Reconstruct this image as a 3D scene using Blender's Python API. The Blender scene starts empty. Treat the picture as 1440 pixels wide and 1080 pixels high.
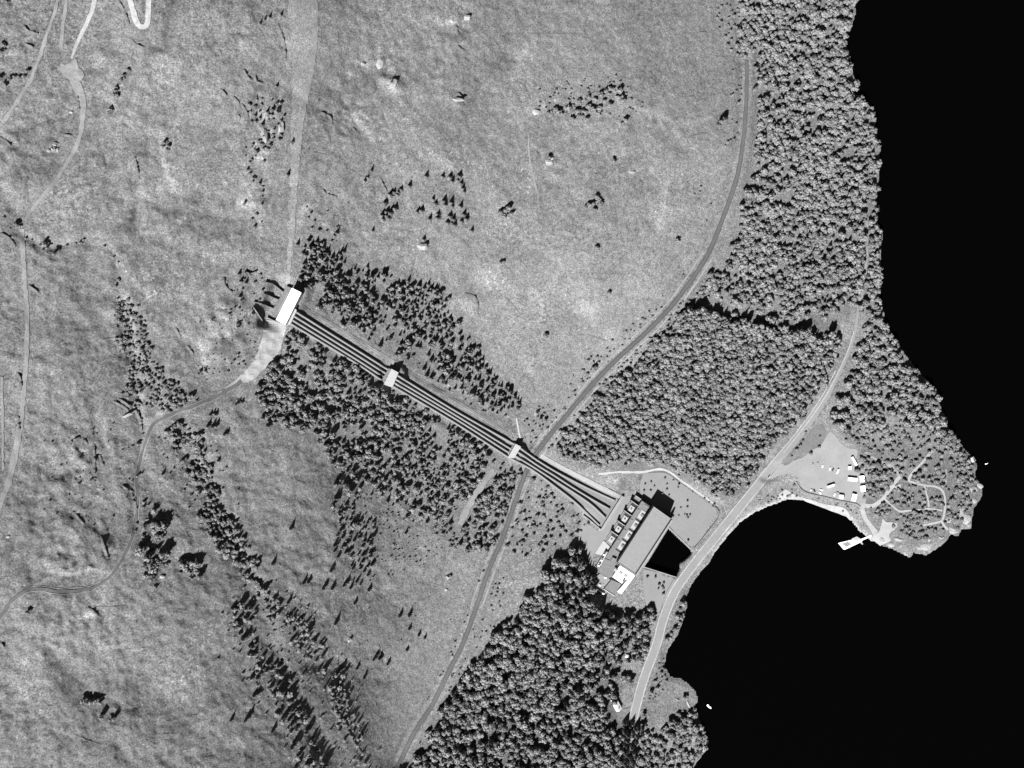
import bpy, bmesh, math, random
import numpy as np
from mathutils import Vector
random.seed(7); RNG = np.random.RandomState(7)
SC = bpy.context.scene
COL = SC.collection
# ------------------------------------------------------------ camera, sky, sun, exposure
H = 1600.0                                   # flying height over the loch, metres
cam_d = bpy.data.cameras.new('camera'); cam = bpy.data.objects.new('camera', cam_d); COL.objects.link(cam)
cam.location = (0, 0, H); cam.rotation_euler = (0, 0, 0)
cam_d.sensor_width = 36; cam_d.lens = 36 * H / 1440.0; cam_d.clip_start = 1; cam_d.clip_end = 20000
SC.camera = cam
SUN_AZ, SUN_EL = 20.0, 43.0                  # shadows fall up and a little right
w = bpy.data.worlds.new('World'); SC.world = w; w.use_nodes = True
nt = w.node_tree; nt.nodes.clear()
sky = nt.nodes.new('ShaderNodeTexSky'); sky.sky_type = 'NISHITA'; sky.sun_disc = False
sky.sun_elevation = math.radians(SUN_EL); sky.sun_rotation = math.radians(180 + SUN_AZ)
sky.air_density = 0.3; sky.dust_density = 0.1; sky.ozone_density = 1.0
sep = nt.nodes.new('ShaderNodeSeparateColor')   # black and white film behind a red filter
bg = nt.nodes.new('ShaderNodeBackground'); bg.inputs['Strength'].default_value = 0.05
wo = nt.nodes.new('ShaderNodeOutputWorld')
nt.links.new(sky.outputs[0], sep.inputs[0]); nt.links.new(sep.outputs[0], bg.inputs[0]); nt.links.new(bg.outputs[0], wo.inputs[0])
sd = bpy.data.lights.new('sun', 'SUN'); sd.energy = 5.0; sd.angle = math.radians(0.5); sd.color = (1, 1, 1)
sun = bpy.data.objects.new('sun', sd); COL.objects.link(sun)
_a, _e = math.radians(SUN_AZ), math.radians(SUN_EL)
sun.rotation_euler = Vector((math.sin(_a)*math.cos(_e), math.cos(_a)*math.cos(_e), -math.sin(_e))).to_track_quat('-Z', 'Y').to_euler()
SC.view_settings.view_transform = 'Standard'; SC.view_settings.look = 'None'
SC.view_settings.gamma = 1; SC.view_settings.use_curve_mapping = False
SC.view_settings.exposure = 1.45

# ------------------------------------------------------------ maths helpers (plan coordinates u right, v down, metres at loch level)
_T = RNG.rand(256, 256)
def vnoise(u, v, s, seed=0):
    x = np.asarray(u, float)/s + 37.3*seed; y = np.asarray(v, float)/s + 91.7*seed
    xi = np.floor(x).astype(int); yi = np.floor(y).astype(int); fx = x-xi; fy = y-yi
    fx = fx*fx*(3-2*fx); fy = fy*fy*(3-2*fy)
    g = lambda a, b: _T[a % 256, b % 256]
    return ((g(xi, yi)*(1-fx)+g(xi+1, yi)*fx)*(1-fy)+(g(xi, yi+1)*(1-fx)+g(xi+1, yi+1)*fx)*fy)*2-1
def fbm(u, v, s, n=3, seed=0):
    r = 0; a = 1; t = 0
    for k in range(n):
        th = .6+k*1.1+seed; c_, s_ = math.cos(th), math.sin(th); uu = np.asarray(u, float)*c_+np.asarray(v, float)*s_; vv = -np.asarray(u, float)*s_+np.asarray(v, float)*c_
        r = r+a*vnoise(uu, vv, s/2**k, seed+k*3+1); t += a; a *= .55
    return r/t
def sstep(x): x = np.clip(x, 0, 1); return x*x*(3-2*x)
def pip(u, v, poly):
    u = np.asarray(u, float); v = np.asarray(v, float); ins = np.zeros(u.shape, bool); n = len(poly)
    for i in range(n):
        x1, y1 = poly[i]; x2, y2 = poly[(i+1) % n]
        if y1 == y2: continue
        c = ((y1 > v) != (y2 > v)) & (u < (x2-x1)*(v-y1)/(y2-y1)+x1)
        ins ^= c
    return ins
def dline(u, v, pts, closed=False, want=False):
    u = np.asarray(u, float); v = np.asarray(v, float)
    best = np.full(u.shape, 1e9); bu = np.zeros(u.shape); bv = np.zeros(u.shape)
    P = list(pts)+([pts[0]] if closed else [])
    for (x1, y1), (x2, y2) in zip(P[:-1], P[1:]):
        dx, dy = x2-x1, y2-y1; L = dx*dx+dy*dy+1e-9
        t = np.clip(((u-x1)*dx+(v-y1)*dy)/L, 0, 1); qx = x1+t*dx; qy = y1+t*dy
        d = np.hypot(u-qx, v-qy); m = d < best
        best = np.where(m, d, best)
        if want: bu = np.where(m, qx, bu); bv = np.where(m, qy, bv)
    return (best, bu, bv) if want else best
def zc(ox, oy, k): return lambda pts: [(ox+x/k, oy+y/k) for x, y in pts]
def spline(pts, step=3.0):
    P = [pts[0]]+list(pts)+[pts[-1]]; out = []
    for i in range(1, len(P)-2):
        p0, p1, p2, p3 = [np.array(p, float) for p in P[i-1:i+3]]
        n = max(1, int(np.hypot(*(p2-p1))/step))
        for k in range(n):
            t = k/n
            out.append(.5*((2*p1)+(-p0+p2)*t+(2*p0-5*p1+4*p2-p3)*t*t+(-p0+3*p1-3*p2+p3)*t**3))
    out.append(np.array(pts[-1], float)); return np.array(out)

# ------------------------------------------------------------ traced plan
A82 = [(1209,418),(1206,440),(1202,466),(1194,492),(1180,524),(1160,561),(1132,601),(1103,637),(1080,664),(1060,689),(1030,726),(1000,763),(973,797),(950,830),(934,867),(923,907),(908,947),(900,973),(890,1013),(883,1050),(878,1090),(870,1140)]
RAIL = [(1038,-60),(1042,0),(1048,50),(1050,100),(1049,150),(1045,200),(1036,250),(1019,300),(994,360),(953,420),(913,463),(870,503),(840,533),(800,580),(767,620),(743,657),(730,690),(708,753),(687,803),(670,853),(650,907),(631,945),(607,993),(583,1030),(560,1077),(535,1130)]
SHORE = [(1205,-3000),(1204,-200),(1202,0),(1203,20),(1197,40),(1188,57),(1193,72),(1197,87),(1200,107),(1210,120),(1200,130),(1217,143),(1231,157),(1230,180),(1238,207),(1236,233),(1235,267),(1229,277),(1236,290),(1233,310),(1241,330),(1238,358),(1240,370),(1240,397),(1236,420),(1243,440),(1244,457),(1256,470),(1269,493),(1282,510),(1299,530),(1318,548),(1323,575),(1331,587),(1330,597),(1343,612),(1355,630),(1367,642),(1374,655),(1371,667),(1381,687),(1380,700),(1369,715),(1365,744),(1352,745),(1347,754),(1337,751),(1330,762),(1317,772),(1302,781),(1285,777),(1280,785),(1255,772),(1240,767),(1225,760),(1207,745),(1192,725),(1162,715),(1130,702),(1112,700),(1095,707),(1080,712),(1062,720),(1040,735),(1022,755),(1012,768),(1003,780),(996,793),(985,804),(972,823),(964,840),(966,853),(961,870),(953,893),(938,915),(934,936),(943,952),(957,954),(968,962),(977,971),(981,980),(979,997),(984,1012),(992,1028),(996,1044),(993,1055),(980,1072),(970,1085),(955,1140),(940,1300),(900,4200)]
LAND = SHORE+[(-4200,4200),(-4200,-4200),(1205,-4200)]
TAIL = [(939.5,741),(955,756),(972,772),(974,778),(966,786),(957,793),(957,801),(951,812),(905,797.5)]
YARD = [(884,676),(905,664),(938,662),(962,680),(985,697),(1012,716),(975,772),(950,815),(905,860),(860,862),(820,800),(812,770),(822,728),(846,748),(878,698)]
CARPARK = [(1168,606),(1176,614),(1181,622),(1193,630),(1206,634),(1203,650),(1209,662),(1216,680),(1218,700),(1213,716),(1204,711),(1190,706),(1160,698),(1140,692),(1128,686),(1122,672),(1112,666),(1098,668),(1082,674),(1074,672),(1090,656),(1100,652),(1128,643),(1150,626)]
YARD_T = [(398,402),(426,410),(412,452),(405,462),(396,490),(378,515),(360,530),(340,545),(330,540),(355,515),(370,490),(374,465),(376,440),(384,430)]
pA = zc(330,360,7.71); pB = zc(740,630,8.31)
# shadow side lines of the four penstocks, upper reach and fan
PIPES = [
 [(417,436.5),(500,488.5),(543,515.5),(561,526.5),(640,575),(722,621.5),(733,628.5),(757,645.5),(781,660.3),(808.6,675),(836,688.5),(866,702)],
 [(414.5,442.5),(500,495.5),(541,521.5),(558.5,532),(640,580.7),(718,628.5),(731,634.8),(755.6,651.5),(779.7,666.3),(807.4,684.2),(836,701.5),(858.5,714)],
 [(412,448),(500,502),(539,527),(556,536.5),(640,586),(715,633.5),(728,640.5),(753,655.8),(779.7,673),(807,690.2),(831.5,707),(852.5,726.5)],
 [(409.5,453),(500,507.5),(537,532),(553.5,541),(640,592.2),(712,638.5),(725,645.5),(750.5,659.5),(779.7,681),(807,702),(824,717.5),(844,737)],
]
PIPES = [[(u-0.9, v+1.9) for u, v in p] for p in PIPES]

z5 = zc(0, 360, 3); z9 = zc(0, 720, 3); z1 = zc(0, 0, 3); zP = zc(1080, 560, 4); zH = zc(800, 660, 5.4)
TR = [('hill_track', [(127,828),(153,812),(172,786),(188,748),(193,710),(192,672),(197,648),(205,620),(217,596),(242,582),(285,566),(318,550),(340,536)], [4,4.5,4,3.2,3.2,3.6,4.5,6], 'trackdark', 1.1),
 ('hill_track', [(-20,885),(0,868),(18,843),(45,828),(88,832),(127,828)], 5.2, 'trackdark', 1.0),
 ('hill_track', [(136,-20),(131,10),(122,32),(108,62),(101,82)], [7,6,5,3], 'gravel', .6),
 ('hill_track', [(95,-20),(92,12),(88,40),(86,70)], 4.5, 'track', .7),
 ('hill_track', [(85,-20),(78,12),(66,48),(56,78),(44,110),(24,143),(4,172),(-20,200)], [4,5,5,5,4], 'track', 1.2),
 ('hill_track', [(84,92),(98,104),(108,120),(116,145),(115,178),(107,206),(90,236),(68,266),(48,290),(36,308)], [10,13,7,6,5,5,4], 'track', .8),
 ('hill_track', [(30,322),(32,350),(35,395),(38,440),(37,500),(33,555),(28,600),(18,652),(8,690),(-10,735)], [7,6,6,6,7,9,9,5], 'track', 1.2),
 ('hairpin_track', [(178,-20),(184,5),(192,30),(200,38),(207,32),(209,10),(209,-20)], 7.5, 'kerb', .8),
 ('hill_track', [(3,530),(4,600),(4,660)], 3, 'track', .9),
 ('field_path', [(743,188),(744,215),(748,240),(753,262),(758,278)], [2,3,3,1.5], 'track', .7),
 ('broad_track', [(424,-20),(427,30),(427,70),(425,110),(419,150),(416,200),(414,250),(411,300),(408,350),(404,400)], [42,40,34,25,15,13,11,9,8,6], 'swath', 2.0),
 ('broad_track', [(440,-20),(443,30),(441,80),(434,120),(425,170),(420,210)], [5,5,6,6,5,4], 'track', 1.4),
 ('service_path', [(842,667),(870,664),(903,664),(925,660),(940,663),(959,677),(985,695),(1003,708)], 3.2, 'sand', .5),
 ('forest_ride', [(694,660),(680,680),(662,706),(646,738)], [6,9,9,6], 'track', 1.5),
 ('footpath', zP([(525,600),(585,606),(640,572),(672,530),(695,500),(720,468),(745,440)]), 5.5, 'sand', .5),
 ('footpath', zP([(790,468),(795,445),(825,405),(860,370),(895,330),(925,295)]), 3.8, 'sand', .5),
 ('footpath', zP([(740,440),(715,405),(690,382),(640,360),(600,340),(580,326)]), [4,5,4,3], 'track', .6),
 ('footpath', zP([(790,466),(835,478),(880,490),(940,496),(975,512),(992,545),(996,600),(990,655),(975,690),(925,705),(870,715)]), 3, 'sand', .5),
 ('footpath', zP([(880,490),(888,530),(900,570),(904,612)]), 2.6, 'sand', .5),
 ('footpath', zP([(980,632),(905,622),(850,628),(790,632),(740,636),(705,612),(660,568)]), 2.4, 'sand', .5),
 ('footpath', zP([(530,600),(535,640),(550,680),(575,715),(605,760)]), [7,6,6,8], 'sand', .5),
 ('footpath', zP([(975,690),(990,715),(1010,740)]), 3, 'sand', .5),
 ('footpath', zP([(1000,480),(1005,430),(1000,400)]), 2, 'track', .5),
 ('footpath', [(1186,580),(1193,566),(1197,556)], 3, 'sand', .5),('forest_path', [(1219,290),(1220,330),(1219,360),(1217,380),(1212,415)], 2.5, 'track', .6)]

# ------------------------------------------------------------ terrain heights
ANCH = [(1200,0,2),(1235,200,2),(1240,400,2),(1320,550,2),(1375,690,3),(1300,775,2),(1215,740,2),(1090,705,2),(1010,765,4),(965,850,3),(935,935,3),(990,1030,2),
 (1207,430,7),(1190,500,7),(1130,600,7),(1060,690,7),(1000,763,7),(950,830,7),(920,920,7),(890,1013,7),(880,1080,7),
 (1290,680,8),(1250,720,6),(1160,660,4.5),(1250,600,9),(1310,730,7),(900,750,8),(860,760,8),(840,690,15),(820,790,12),
 (1042,0,52),(1049,150,50),(1019,300,48),(953,420,47),(870,503,46),(800,580,46),(743,657,46),(708,753,46),(670,853,45),(607,993,45),(560,1077,45),
 (1120,100,24),(1130,250,26),(1100,400,26),(1050,520,28),(980,600,30),(900,600,36),(850,640,34),(1100,560,18),
 (725,630,62),(640,578,105),(550,528,158),(480,485,205),(410,440,246),(370,430,258),
 (800,880,26),(730,980,30),(800,1050,20),(650,1080,36),(860,960,10),(760,800,34),
 (950,200,85),(850,100,120),(750,250,135),(850,350,95),(700,400,120),(650,500,108),(600,200,205),(500,100,250),(500,300,225),(700,60,170),(550,400,185),
 (420,50,300),(410,250,280),(330,150,320),(250,350,315),(150,200,345),(50,100,370),(30,400,370),(100,500,350),(200,450,320),(300,450,290),(330,540,268),
 (200,620,310),(240,580,300),(40,700,362),(100,830,358),(180,780,328),(190,700,318),(60,1000,362),(200,950,322),(300,850,292),(330,1000,285),(280,700,288),
 (350,620,258),(430,700,218),(400,800,238),(450,900,205),(520,800,152),(500,1050,142),(560,950,92),(600,800,92),(650,700,80),(450,570,205),(560,640,142),
 (-60,-60,390),(-60,540,395),(-60,1140,395),(400,1140,245),(400,-60,310),(-700,540,520),(-700,-500,540),(-700,1500,540),(700,-600,220),(700,1700,90),(1180,1140,-5),(1100,-300,20)]
AN = np.array(ANCH, float); _s = 500.0
def _phi(r): return np.where(r > 0, r*r*np.log(r+1e-12), 0)
def _tps_fit():
    n = len(AN); X = AN[:, :2]/_s
    K = _phi(np.hypot(X[:, None, 0]-X[None, :, 0], X[:, None, 1]-X[None, :, 1]))+np.eye(n)*0.004
    P = np.c_[np.ones(n), X]; M = np.zeros((n+3, n+3)); M[:n, :n] = K; M[:n, n:] = P; M[n:, :n] = P.T
    return np.linalg.solve(M, np.r_[AN[:, 2], 0, 0, 0])
TPSW = _tps_fit()
def tps(u, v):
    u = np.clip(np.asarray(u, float), -760, 1500)/_s; v = np.clip(np.asarray(v, float), -560, 1650)/_s; r = TPSW[-3]+TPSW[-2]*u+TPSW[-1]*v
    for i in range(len(AN)):
        d = np.hypot(u-AN[i, 0]/_s, v-AN[i, 1]/_s); r = r+TPSW[i]*_phi(d)
    return r
GULLY = [([(27,325),(60,350),(110,340),(150,346),(166,365),(168,410),(180,460),(190,520),(192,560)],5,7),
 ([(192,560),(200,610),(197,660),(186,690),(190,740)],4,7),
 ([(250,590),(262,630),(290,670),(318,740),(352,810),(372,880),(400,950),(440,1020),(480,1090)],7,16),
 ([(248,0),(240,35),(232,62),(215,66)],9,9),([(195,250),(195,280),(190,310),(180,345)],4,6),
 ([(195,290),(190,320),(170,345)],5,7),([(170,280),(200,278),(235,292),(290,300),(330,310)],2.5,5),
 ([(45,830),(46,780),(50,720),(60,660)],2,5),([(60,905),(90,935),(110,960),(118,975)],3.5,18),
 ([(160,1040),(185,1080)],4,8),([(410,130),(440,150),(480,165),(520,200)],3,8),([(480,140),(500,170),(520,195)],3,6),
 ([(120,95),(165,95),(160,150)],3,10),([(240,460),(256,478),(270,496)],3,5),([(0,190),(22,206)],5,6),([(720,80),(760,140),(740,180)],2,14),
 ([(890,165),(930,190),(965,212)],3,9),([(690,350),(760,365),(800,380)],2,8),([(370,150),(352,180),(360,230)],5,12),
 ([(130,565),(150,640),(135,700),(130,740)],3,7),([(790,610),(760,660)],0.1,3)]
RIDGE = [([(20,200),(10,215),(0,225)],6,14),([(255,330),(300,340),(350,350)],6,22),([(640,430),(655,420)],5,16),([(592,350),(593,351)],2,8),
 ([(230,310),(270,290)],4,14),([(60,250),(20,260)],4,20),([(95,740),(140,760)],3,20),([(60,890),(60,940)],5,20),([(540,110),(560,120)],5,10),
 ([(620,135),(645,145)],4,8),([(465,268),(490,275)],4,9),([(640,60),(630,110)],3,14),([(420,400),(440,380)],1,10),([(330,480),(310,500)],6,10),([(160,440),(140,430)],5,9),([(320,440),(330,420)],4,10)]
CRAGGY = [(315,455,45,60,5),(105,650,50,50,4),(110,780,60,40,4),(370,170,30,60,4.5),(360,290,22,45,4),(530,110,70,50,2.5),(480,170,50,40,3),(20,200,30,60,4),(120,140,60,60,2.5),(200,320,60,50,3),(640,60,50,70,2.5),(180,470,28,90,3.5),(450,800,70,60,2),(110,900,70,40,3),(940,170,60,40,1.5),(430,300,40,50,2.5),(250,700,30,60,2)]
def flat_poly(z, u, v, poly, h, fall):
    d = dline(u, v, poly, True); ins = pip(u, v, poly); k = np.where(ins, 1, 1-sstep(d/fall)); return z*(1-k)+h*k
def height(u, v):
    z = tps(u, v)
    inner = (u > -80) & (u < 1520) & (v > -80) & (v < 1160)
    land = pip(u, v, LAND); ds = dline(u, v, SHORE)
    up = sstep((z-30)/90); dt_ = np.full_like(z, 1e9)
    for t_ in TR: dt_ = np.minimum(dt_, dline(u, v, t_[1])-np.max(t_[2])*.5)
    ht = .12+.88*sstep(dt_/9)
    z = z + up*(5*fbm(u, v, 150, 2, 5)+2.6*fbm(u, v, 60, 3, 9)+ht*1.3*fbm(u, v, 17, 3, 2)) + ht*0.65*fbm(u, v, 7, 2, 4)*(.4+up)
    # hummocky, north-south grain in the upper left
    z = z + up*sstep((420-u)/200)*2.2*fbm(u*1.6, v*.7, 50, 3, 21)
    for cx, cy, rx, ry, am in CRAGGY:
        k = np.exp(-((u-cx)/rx)**2-((v-cy)/ry)**2); z = z + ht*am*k*(.45*(1-abs(fbm(u, v, 26, 3, int(cx)%50))*3)+.30*fbm(u*1.4, v*.8, 9, 2, int(cx)%31))
    for pts, dep, wd in GULLY: z = z - .42*dep*np.exp(-(dline(u, v, pts)/wd)**2)
    for pts, hh, wd in RIDGE: z = z + .7*hh*np.exp(-(dline(u, v, pts)/wd)**2)
    for pts, hw, fall in ((RAIL, 5, 11), (A82, 10, 9), (PIPES[1], 11, 9), (PIPES[3], 6, 8)):
        d, bu, bv = dline(u, v, pts, want=True); near = d < hw+fall
        t = np.zeros_like(z); t[near] = tps(bu[near], bv[near])
        k = np.where(near, 1-sstep((d-hw)/fall), 0); z = z*(1-k)+t*k
    z = flat_poly(z, u, v, YARD, 7.2, 15); z = flat_poly(z, u, v, CARPARK, 4.5, 8)
    z = flat_poly(z, u, v, [(392,398),(428,408),(406,462),(372,450)], 246, 14)
    for c, r, hh in (((552,527), 14, 158), ((724,634), 10, 62.5)):
        d = np.hypot(u-c[0], v-c[1]); k = 1-sstep((d-r)/8); z = z*(1-k)+hh*k
    z = np.where(land, .35+(np.maximum(z, 1.4)-.35)*sstep(ds/9+.02), -.4-7*sstep(ds/22))
    tl = pip(u, v, TAIL); dt = dline(u, v, TAIL, True)
    z = np.where(tl, np.minimum(z, 7.2-12*sstep((dt)/3)), z)
    return z
def axis(lo, hi, st, far):
    a = list(np.arange(lo, hi+.01, st)); x = lo; d = st; L = []
    while x > -far: d *= 1.35; x -= d; L.append(x)
    x = hi; d = st; R = []
    while x < far: d *= 1.35; x += d; R.append(x)
    return np.array(L[::-1]+a+R)
US = axis(-40, 1480, 2.5, 3600); VS = axis(-40, 1120, 2.5, 3600)
GU, GV = np.meshgrid(US, VS)
GZ = height(GU.ravel(), GV.ravel()).reshape(GU.shape)
def zt(u, v):
    u = np.asarray(u, float); v = np.asarray(v, float)
    i = np.clip(np.searchsorted(US, u)-1, 0, len(US)-2); j = np.clip(np.searchsorted(VS, v)-1, 0, len(VS)-2)
    fu = (u-US[i])/(US[i+1]-US[i]); fv = (v-VS[j])/(VS[j+1]-VS[j])
    return (GZ[j, i]*(1-fu)+GZ[j, i+1]*fu)*(1-fv)+(GZ[j+1, i]*(1-fu)+GZ[j+1, i+1]*fu)*fv
def U(u, v, z):                                  # plan coordinates + height -> metres
    k = (H-z)/H; return ((u-720)*k, -(v-540)*k, z)
def W(u, v, h=0.0): return U(u, v, float(zt(u, v))+h)

# ------------------------------------------------------------ materials (grey: the photograph is black and white)
def mat(name, val, rough=.9, var=.12, scale=.5, fine=.10, bump=0.0, attr=None, rnd=0.0, spec=.2, patch=0.0, pscale=.03, specks=False):
    m = bpy.data.materials.new(name); m.use_nodes = True; t = m.node_tree; n = t.nodes; l = t.links
    b = n['Principled BSDF']; b.inputs['Roughness'].default_value = rough; b.inputs['Specular IOR Level'].default_value = spec
    geo = n.new('ShaderNodeNewGeometry')
    def noise(sc, det, amp):
        a = n.new('ShaderNodeTexNoise'); a.inputs['Scale'].default_value = sc; a.inputs['Detail'].default_value = det
        l.new(geo.outputs['Position'], a.inputs['Vector'])
        r = n.new('ShaderNodeMapRange'); r.inputs['From Min'].default_value = .28; r.inputs['From Max'].default_value = .72
        r.inputs['To Min'].default_value = 1-amp; r.inputs['To Max'].default_value = 1+amp; r.clamp = False
        l.new(a.outputs[0], r.inputs[0]); return r.outputs[0], a.outputs[0]
    def mul(a, c):
        k = n.new('ShaderNodeMath'); k.operation = 'MULTIPLY'; l.new(a, k.inputs[0])
        if isinstance(c, float): k.inputs[1].default_value = c
        else: l.new(c, k.inputs[1])
        return k.outputs[0]
    v, raw = noise(scale, 4, var); f, raw2 = noise(scale*4.5 if scale > .2 else .62, 3, fine); cur = mul(v, f)
    if patch: cur = mul(cur, noise(pscale, 5, patch)[0])
    if specks:                                   # pale stones and dark heather tufts, in patches
        for sc_, lo, hi, to, off_ in ((.30, .60, .74, 1.75, 0), (.26, .58, .72, .55, 40), (.09, .56, .70, .84, 90)):
            vm = n.new('ShaderNodeVectorMath'); vm.inputs[1].default_value = (off_*7, off_*3, 0); l.new(geo.outputs['Position'], vm.inputs[0])
            a = n.new('ShaderNodeTexNoise'); a.inputs['Scale'].default_value = sc_; a.inputs['Detail'].default_value = 6; a.inputs['Roughness'].default_value = .62; l.new(vm.outputs[0], a.inputs['Vector'])
            a3 = n.new('ShaderNodeTexNoise'); a3.inputs['Scale'].default_value = .012; a3.inputs['Detail'].default_value = 3; l.new(vm.outputs[0], a3.inputs['Vector'])
            ad = n.new('ShaderNodeMath'); ad.operation = 'MULTIPLY_ADD'; l.new(a3.outputs[0], ad.inputs[0]); ad.inputs[1].default_value = .45; l.new(a.outputs[0], ad.inputs[2])
            r = n.new('ShaderNodeMapRange'); r.inputs['From Min'].default_value = lo+.225; r.inputs['From Max'].default_value = hi+.225; r.inputs['To Min'].default_value = 1; r.inputs['To Max'].default_value = to; l.new(ad.outputs[0], r.inputs[0]); cur = mul(cur, r.outputs[0])
    if attr:
        a = n.new('ShaderNodeAttribute'); a.attribute_name = attr; cur = mul(cur, a.outputs['Fac'])
    else: cur = mul(cur, float(val)*(1 if 'foliage' in name or 'white' in name else .8))
    if rnd:
        oi = n.new('ShaderNodeObjectInfo'); r = n.new('ShaderNodeMapRange'); r.inputs['To Min'].default_value = 1-rnd; r.inputs['To Max'].default_value = 1+rnd
        l.new(oi.outputs['Random'], r.inputs[0]); cur = mul(cur, r.outputs[0])
    l.new(cur, b.inputs['Base Color'])
    if bump:
        bp = n.new('ShaderNodeBump'); bp.inputs['Strength'].default_value = 1; bp.inputs['Distance'].default_value = bump
        l.new(raw, bp.inputs['Height']); l.new(bp.outputs[0], b.inputs['Normal'])
    return m
M = dict(
 swath=mat('cleared_grass', .205, scale=.2, var=.16, fine=.5, patch=.14, pscale=.04),
 ground=mat('moorland', 0, scale=.16, var=.18, fine=.6, specks=True, bump=1.3, attr='tone', patch=.10, pscale=.02),
 conifer=mat('conifer_foliage', .13, var=.22, scale=.5, fine=.18, rnd=.24),
 leaf=mat('broadleaf_foliage', .145, var=.2, scale=.45, fine=.2, rnd=.26),
 shrub=mat('shrub_foliage', .12, var=.2, scale=.6, fine=.18, rnd=.2),
 bark=mat('bark', .08), asphalt=mat('worn_asphalt', .195, scale=.4, var=.07, fine=.08, patch=.06, pscale=.08),
 ballast=mat('track_ballast', .072, scale=.5, var=.12, fine=.12, patch=.12, pscale=.05), sleeper=mat('sleeper', .07), rail=mat('rail_steel', .22, rough=.5),
 kerb=mat('kerb_stone', .36, scale=.3, var=.25, fine=.1), gravel=mat('pale_gravel', .30, scale=.35, var=.14, fine=.25, patch=.12, pscale=.07),
 track=mat('hill_track', .205, scale=.4, var=.18, fine=.3, patch=.18, pscale=.06), trackdark=mat('worn_track', .105, scale=.4, var=.13, fine=.3),
 sand=mat('sandy_path', .28, scale=.5, var=.12, fine=.12), park=mat('car_park_surface', .235, scale=.3, var=.06, fine=.1, patch=.08, pscale=.05),
 white=mat('white_paint', .8, scale=.3, var=.02, fine=.02, rough=.6), whiteroof=mat('white_roof', .62, scale=.25, var=.04, fine=.03),
 paleroof=mat('pale_roof', .33, scale=.3, var=.07, fine=.06), hallroof=mat('hall_roof_felt', .205, scale=.35, var=.08, fine=.12),
 greyroof=mat('grey_roof', .15, scale=.35, var=.14, fine=.14), concrete=mat('concrete', .24, scale=.3, var=.12, fine=.1), darkconcrete=mat('weathered_concrete', .165, scale=.3, var=.18, fine=.12),
 steel=mat('penstock_paint', .19, scale=.25, var=.08, fine=.08, rough=.7), dark=mat('dark_metal', .03, rough=.6), darkpaint=mat('dark_car_paint', .03, rough=.4),
 glass=mat('window_glass', .03, rough=.15, spec=.5), rock=mat('grey_rock', .115, scale=.4, var=.2, fine=.25, bump=.3, rnd=.1), paler=mat('pale_rock', .26, scale=.4, var=.22, fine=.16, bump=.3, rnd=.15),
 lawn=mat('mown_grass', .19, scale=.4, var=.06, fine=.12, patch=.05, pscale=.05), pale=mat('bleached_wood', .32), grey=mat('grey_paint', .2), stone=mat('rubble_wall', .16, var=.25))
wm = bpy.data.materials.new('loch_water'); wm.use_nodes = True; b = wm.node_tree.nodes['Principled BSDF']
b.inputs['Base Color'].default_value = (.0006, .0006, .0006, 1); b.inputs['Roughness'].default_value = .08; b.inputs['IOR'].default_value = 1.33; b.inputs['Specular IOR Level'].default_value = .25
_n = wm.node_tree.nodes.new('ShaderNodeTexNoise'); _n.inputs['Scale'].default_value = .12; _n.inputs['Detail'].default_value = 4
_g = wm.node_tree.nodes.new('ShaderNodeNewGeometry'); _b = wm.node_tree.nodes.new('ShaderNodeBump'); _b.inputs['Distance'].default_value = .12
wm.node_tree.links.new(_g.outputs['Position'], _n.inputs['Vector']); wm.node_tree.links.new(_n.outputs[0], _b.inputs['Height']); wm.node_tree.links.new(_b.outputs[0], b.inputs['Normal'])
M['water'] = wm

# ------------------------------------------------------------ object helpers
def mesh(name, V, F, m, smooth=False):
    d = bpy.data.meshes.new(name); d.from_pydata([tuple(map(float, p)) for p in V], [], [tuple(f) for f in F])
    for x in (m if isinstance(m, (list, tuple)) else [m]): d.materials.append(x)
    if smooth: d.polygons.foreach_set('use_smooth', [True]*len(d.polygons))
    d.update(); return d
def link(name, d, parent=None, **k):
    o = bpy.data.objects.new(name, d); COL.objects.link(o)
    if parent: o.parent = parent
    for a, b_ in k.items(): o[a] = b_
    return o
def tag(o, label, cat, group=None):
    o['label'] = label; o['category'] = cat
    if group: o['group'] = group
    return o
def empty(name, loc, label, cat, group=None, rz=0):
    o = bpy.data.objects.new(name, None); COL.objects.link(o); o.location = loc; o.rotation_euler[2] = rz; o.empty_display_size = 1
    return tag(o, label, cat, group)
def prism_data(pts, z0, z1, off=(0, 0, 0)):      # pts: plan points as seen at height z1 (absolute); vertical walls
    P = [U(u, v, z1) for u, v in pts]
    a = sum(P[i][0]*P[(i+1) % len(P)][1]-P[(i+1) % len(P)][0]*P[i][1] for i in range(len(P)))
    if a < 0: P = P[::-1]
    n = len(P); V = [(x-off[0], y-off[1], z0-off[2]) for x, y, z in P]+[(x-off[0], y-off[1], z1-off[2]) for x, y, z in P]
    return V, [tuple(range(n))[::-1], tuple(range(n, 2*n))]+[(i, (i+1) % n, n+(i+1) % n, n+i) for i in range(n)]
def prism(name, pts, z0, z1, m, parent=None, **k):
    off = tuple(parent.location) if parent else (0, 0, 0)
    V, F = prism_data(pts, z0, z1, off); return link(name, mesh(name, V, F, m), parent, **k)
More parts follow.
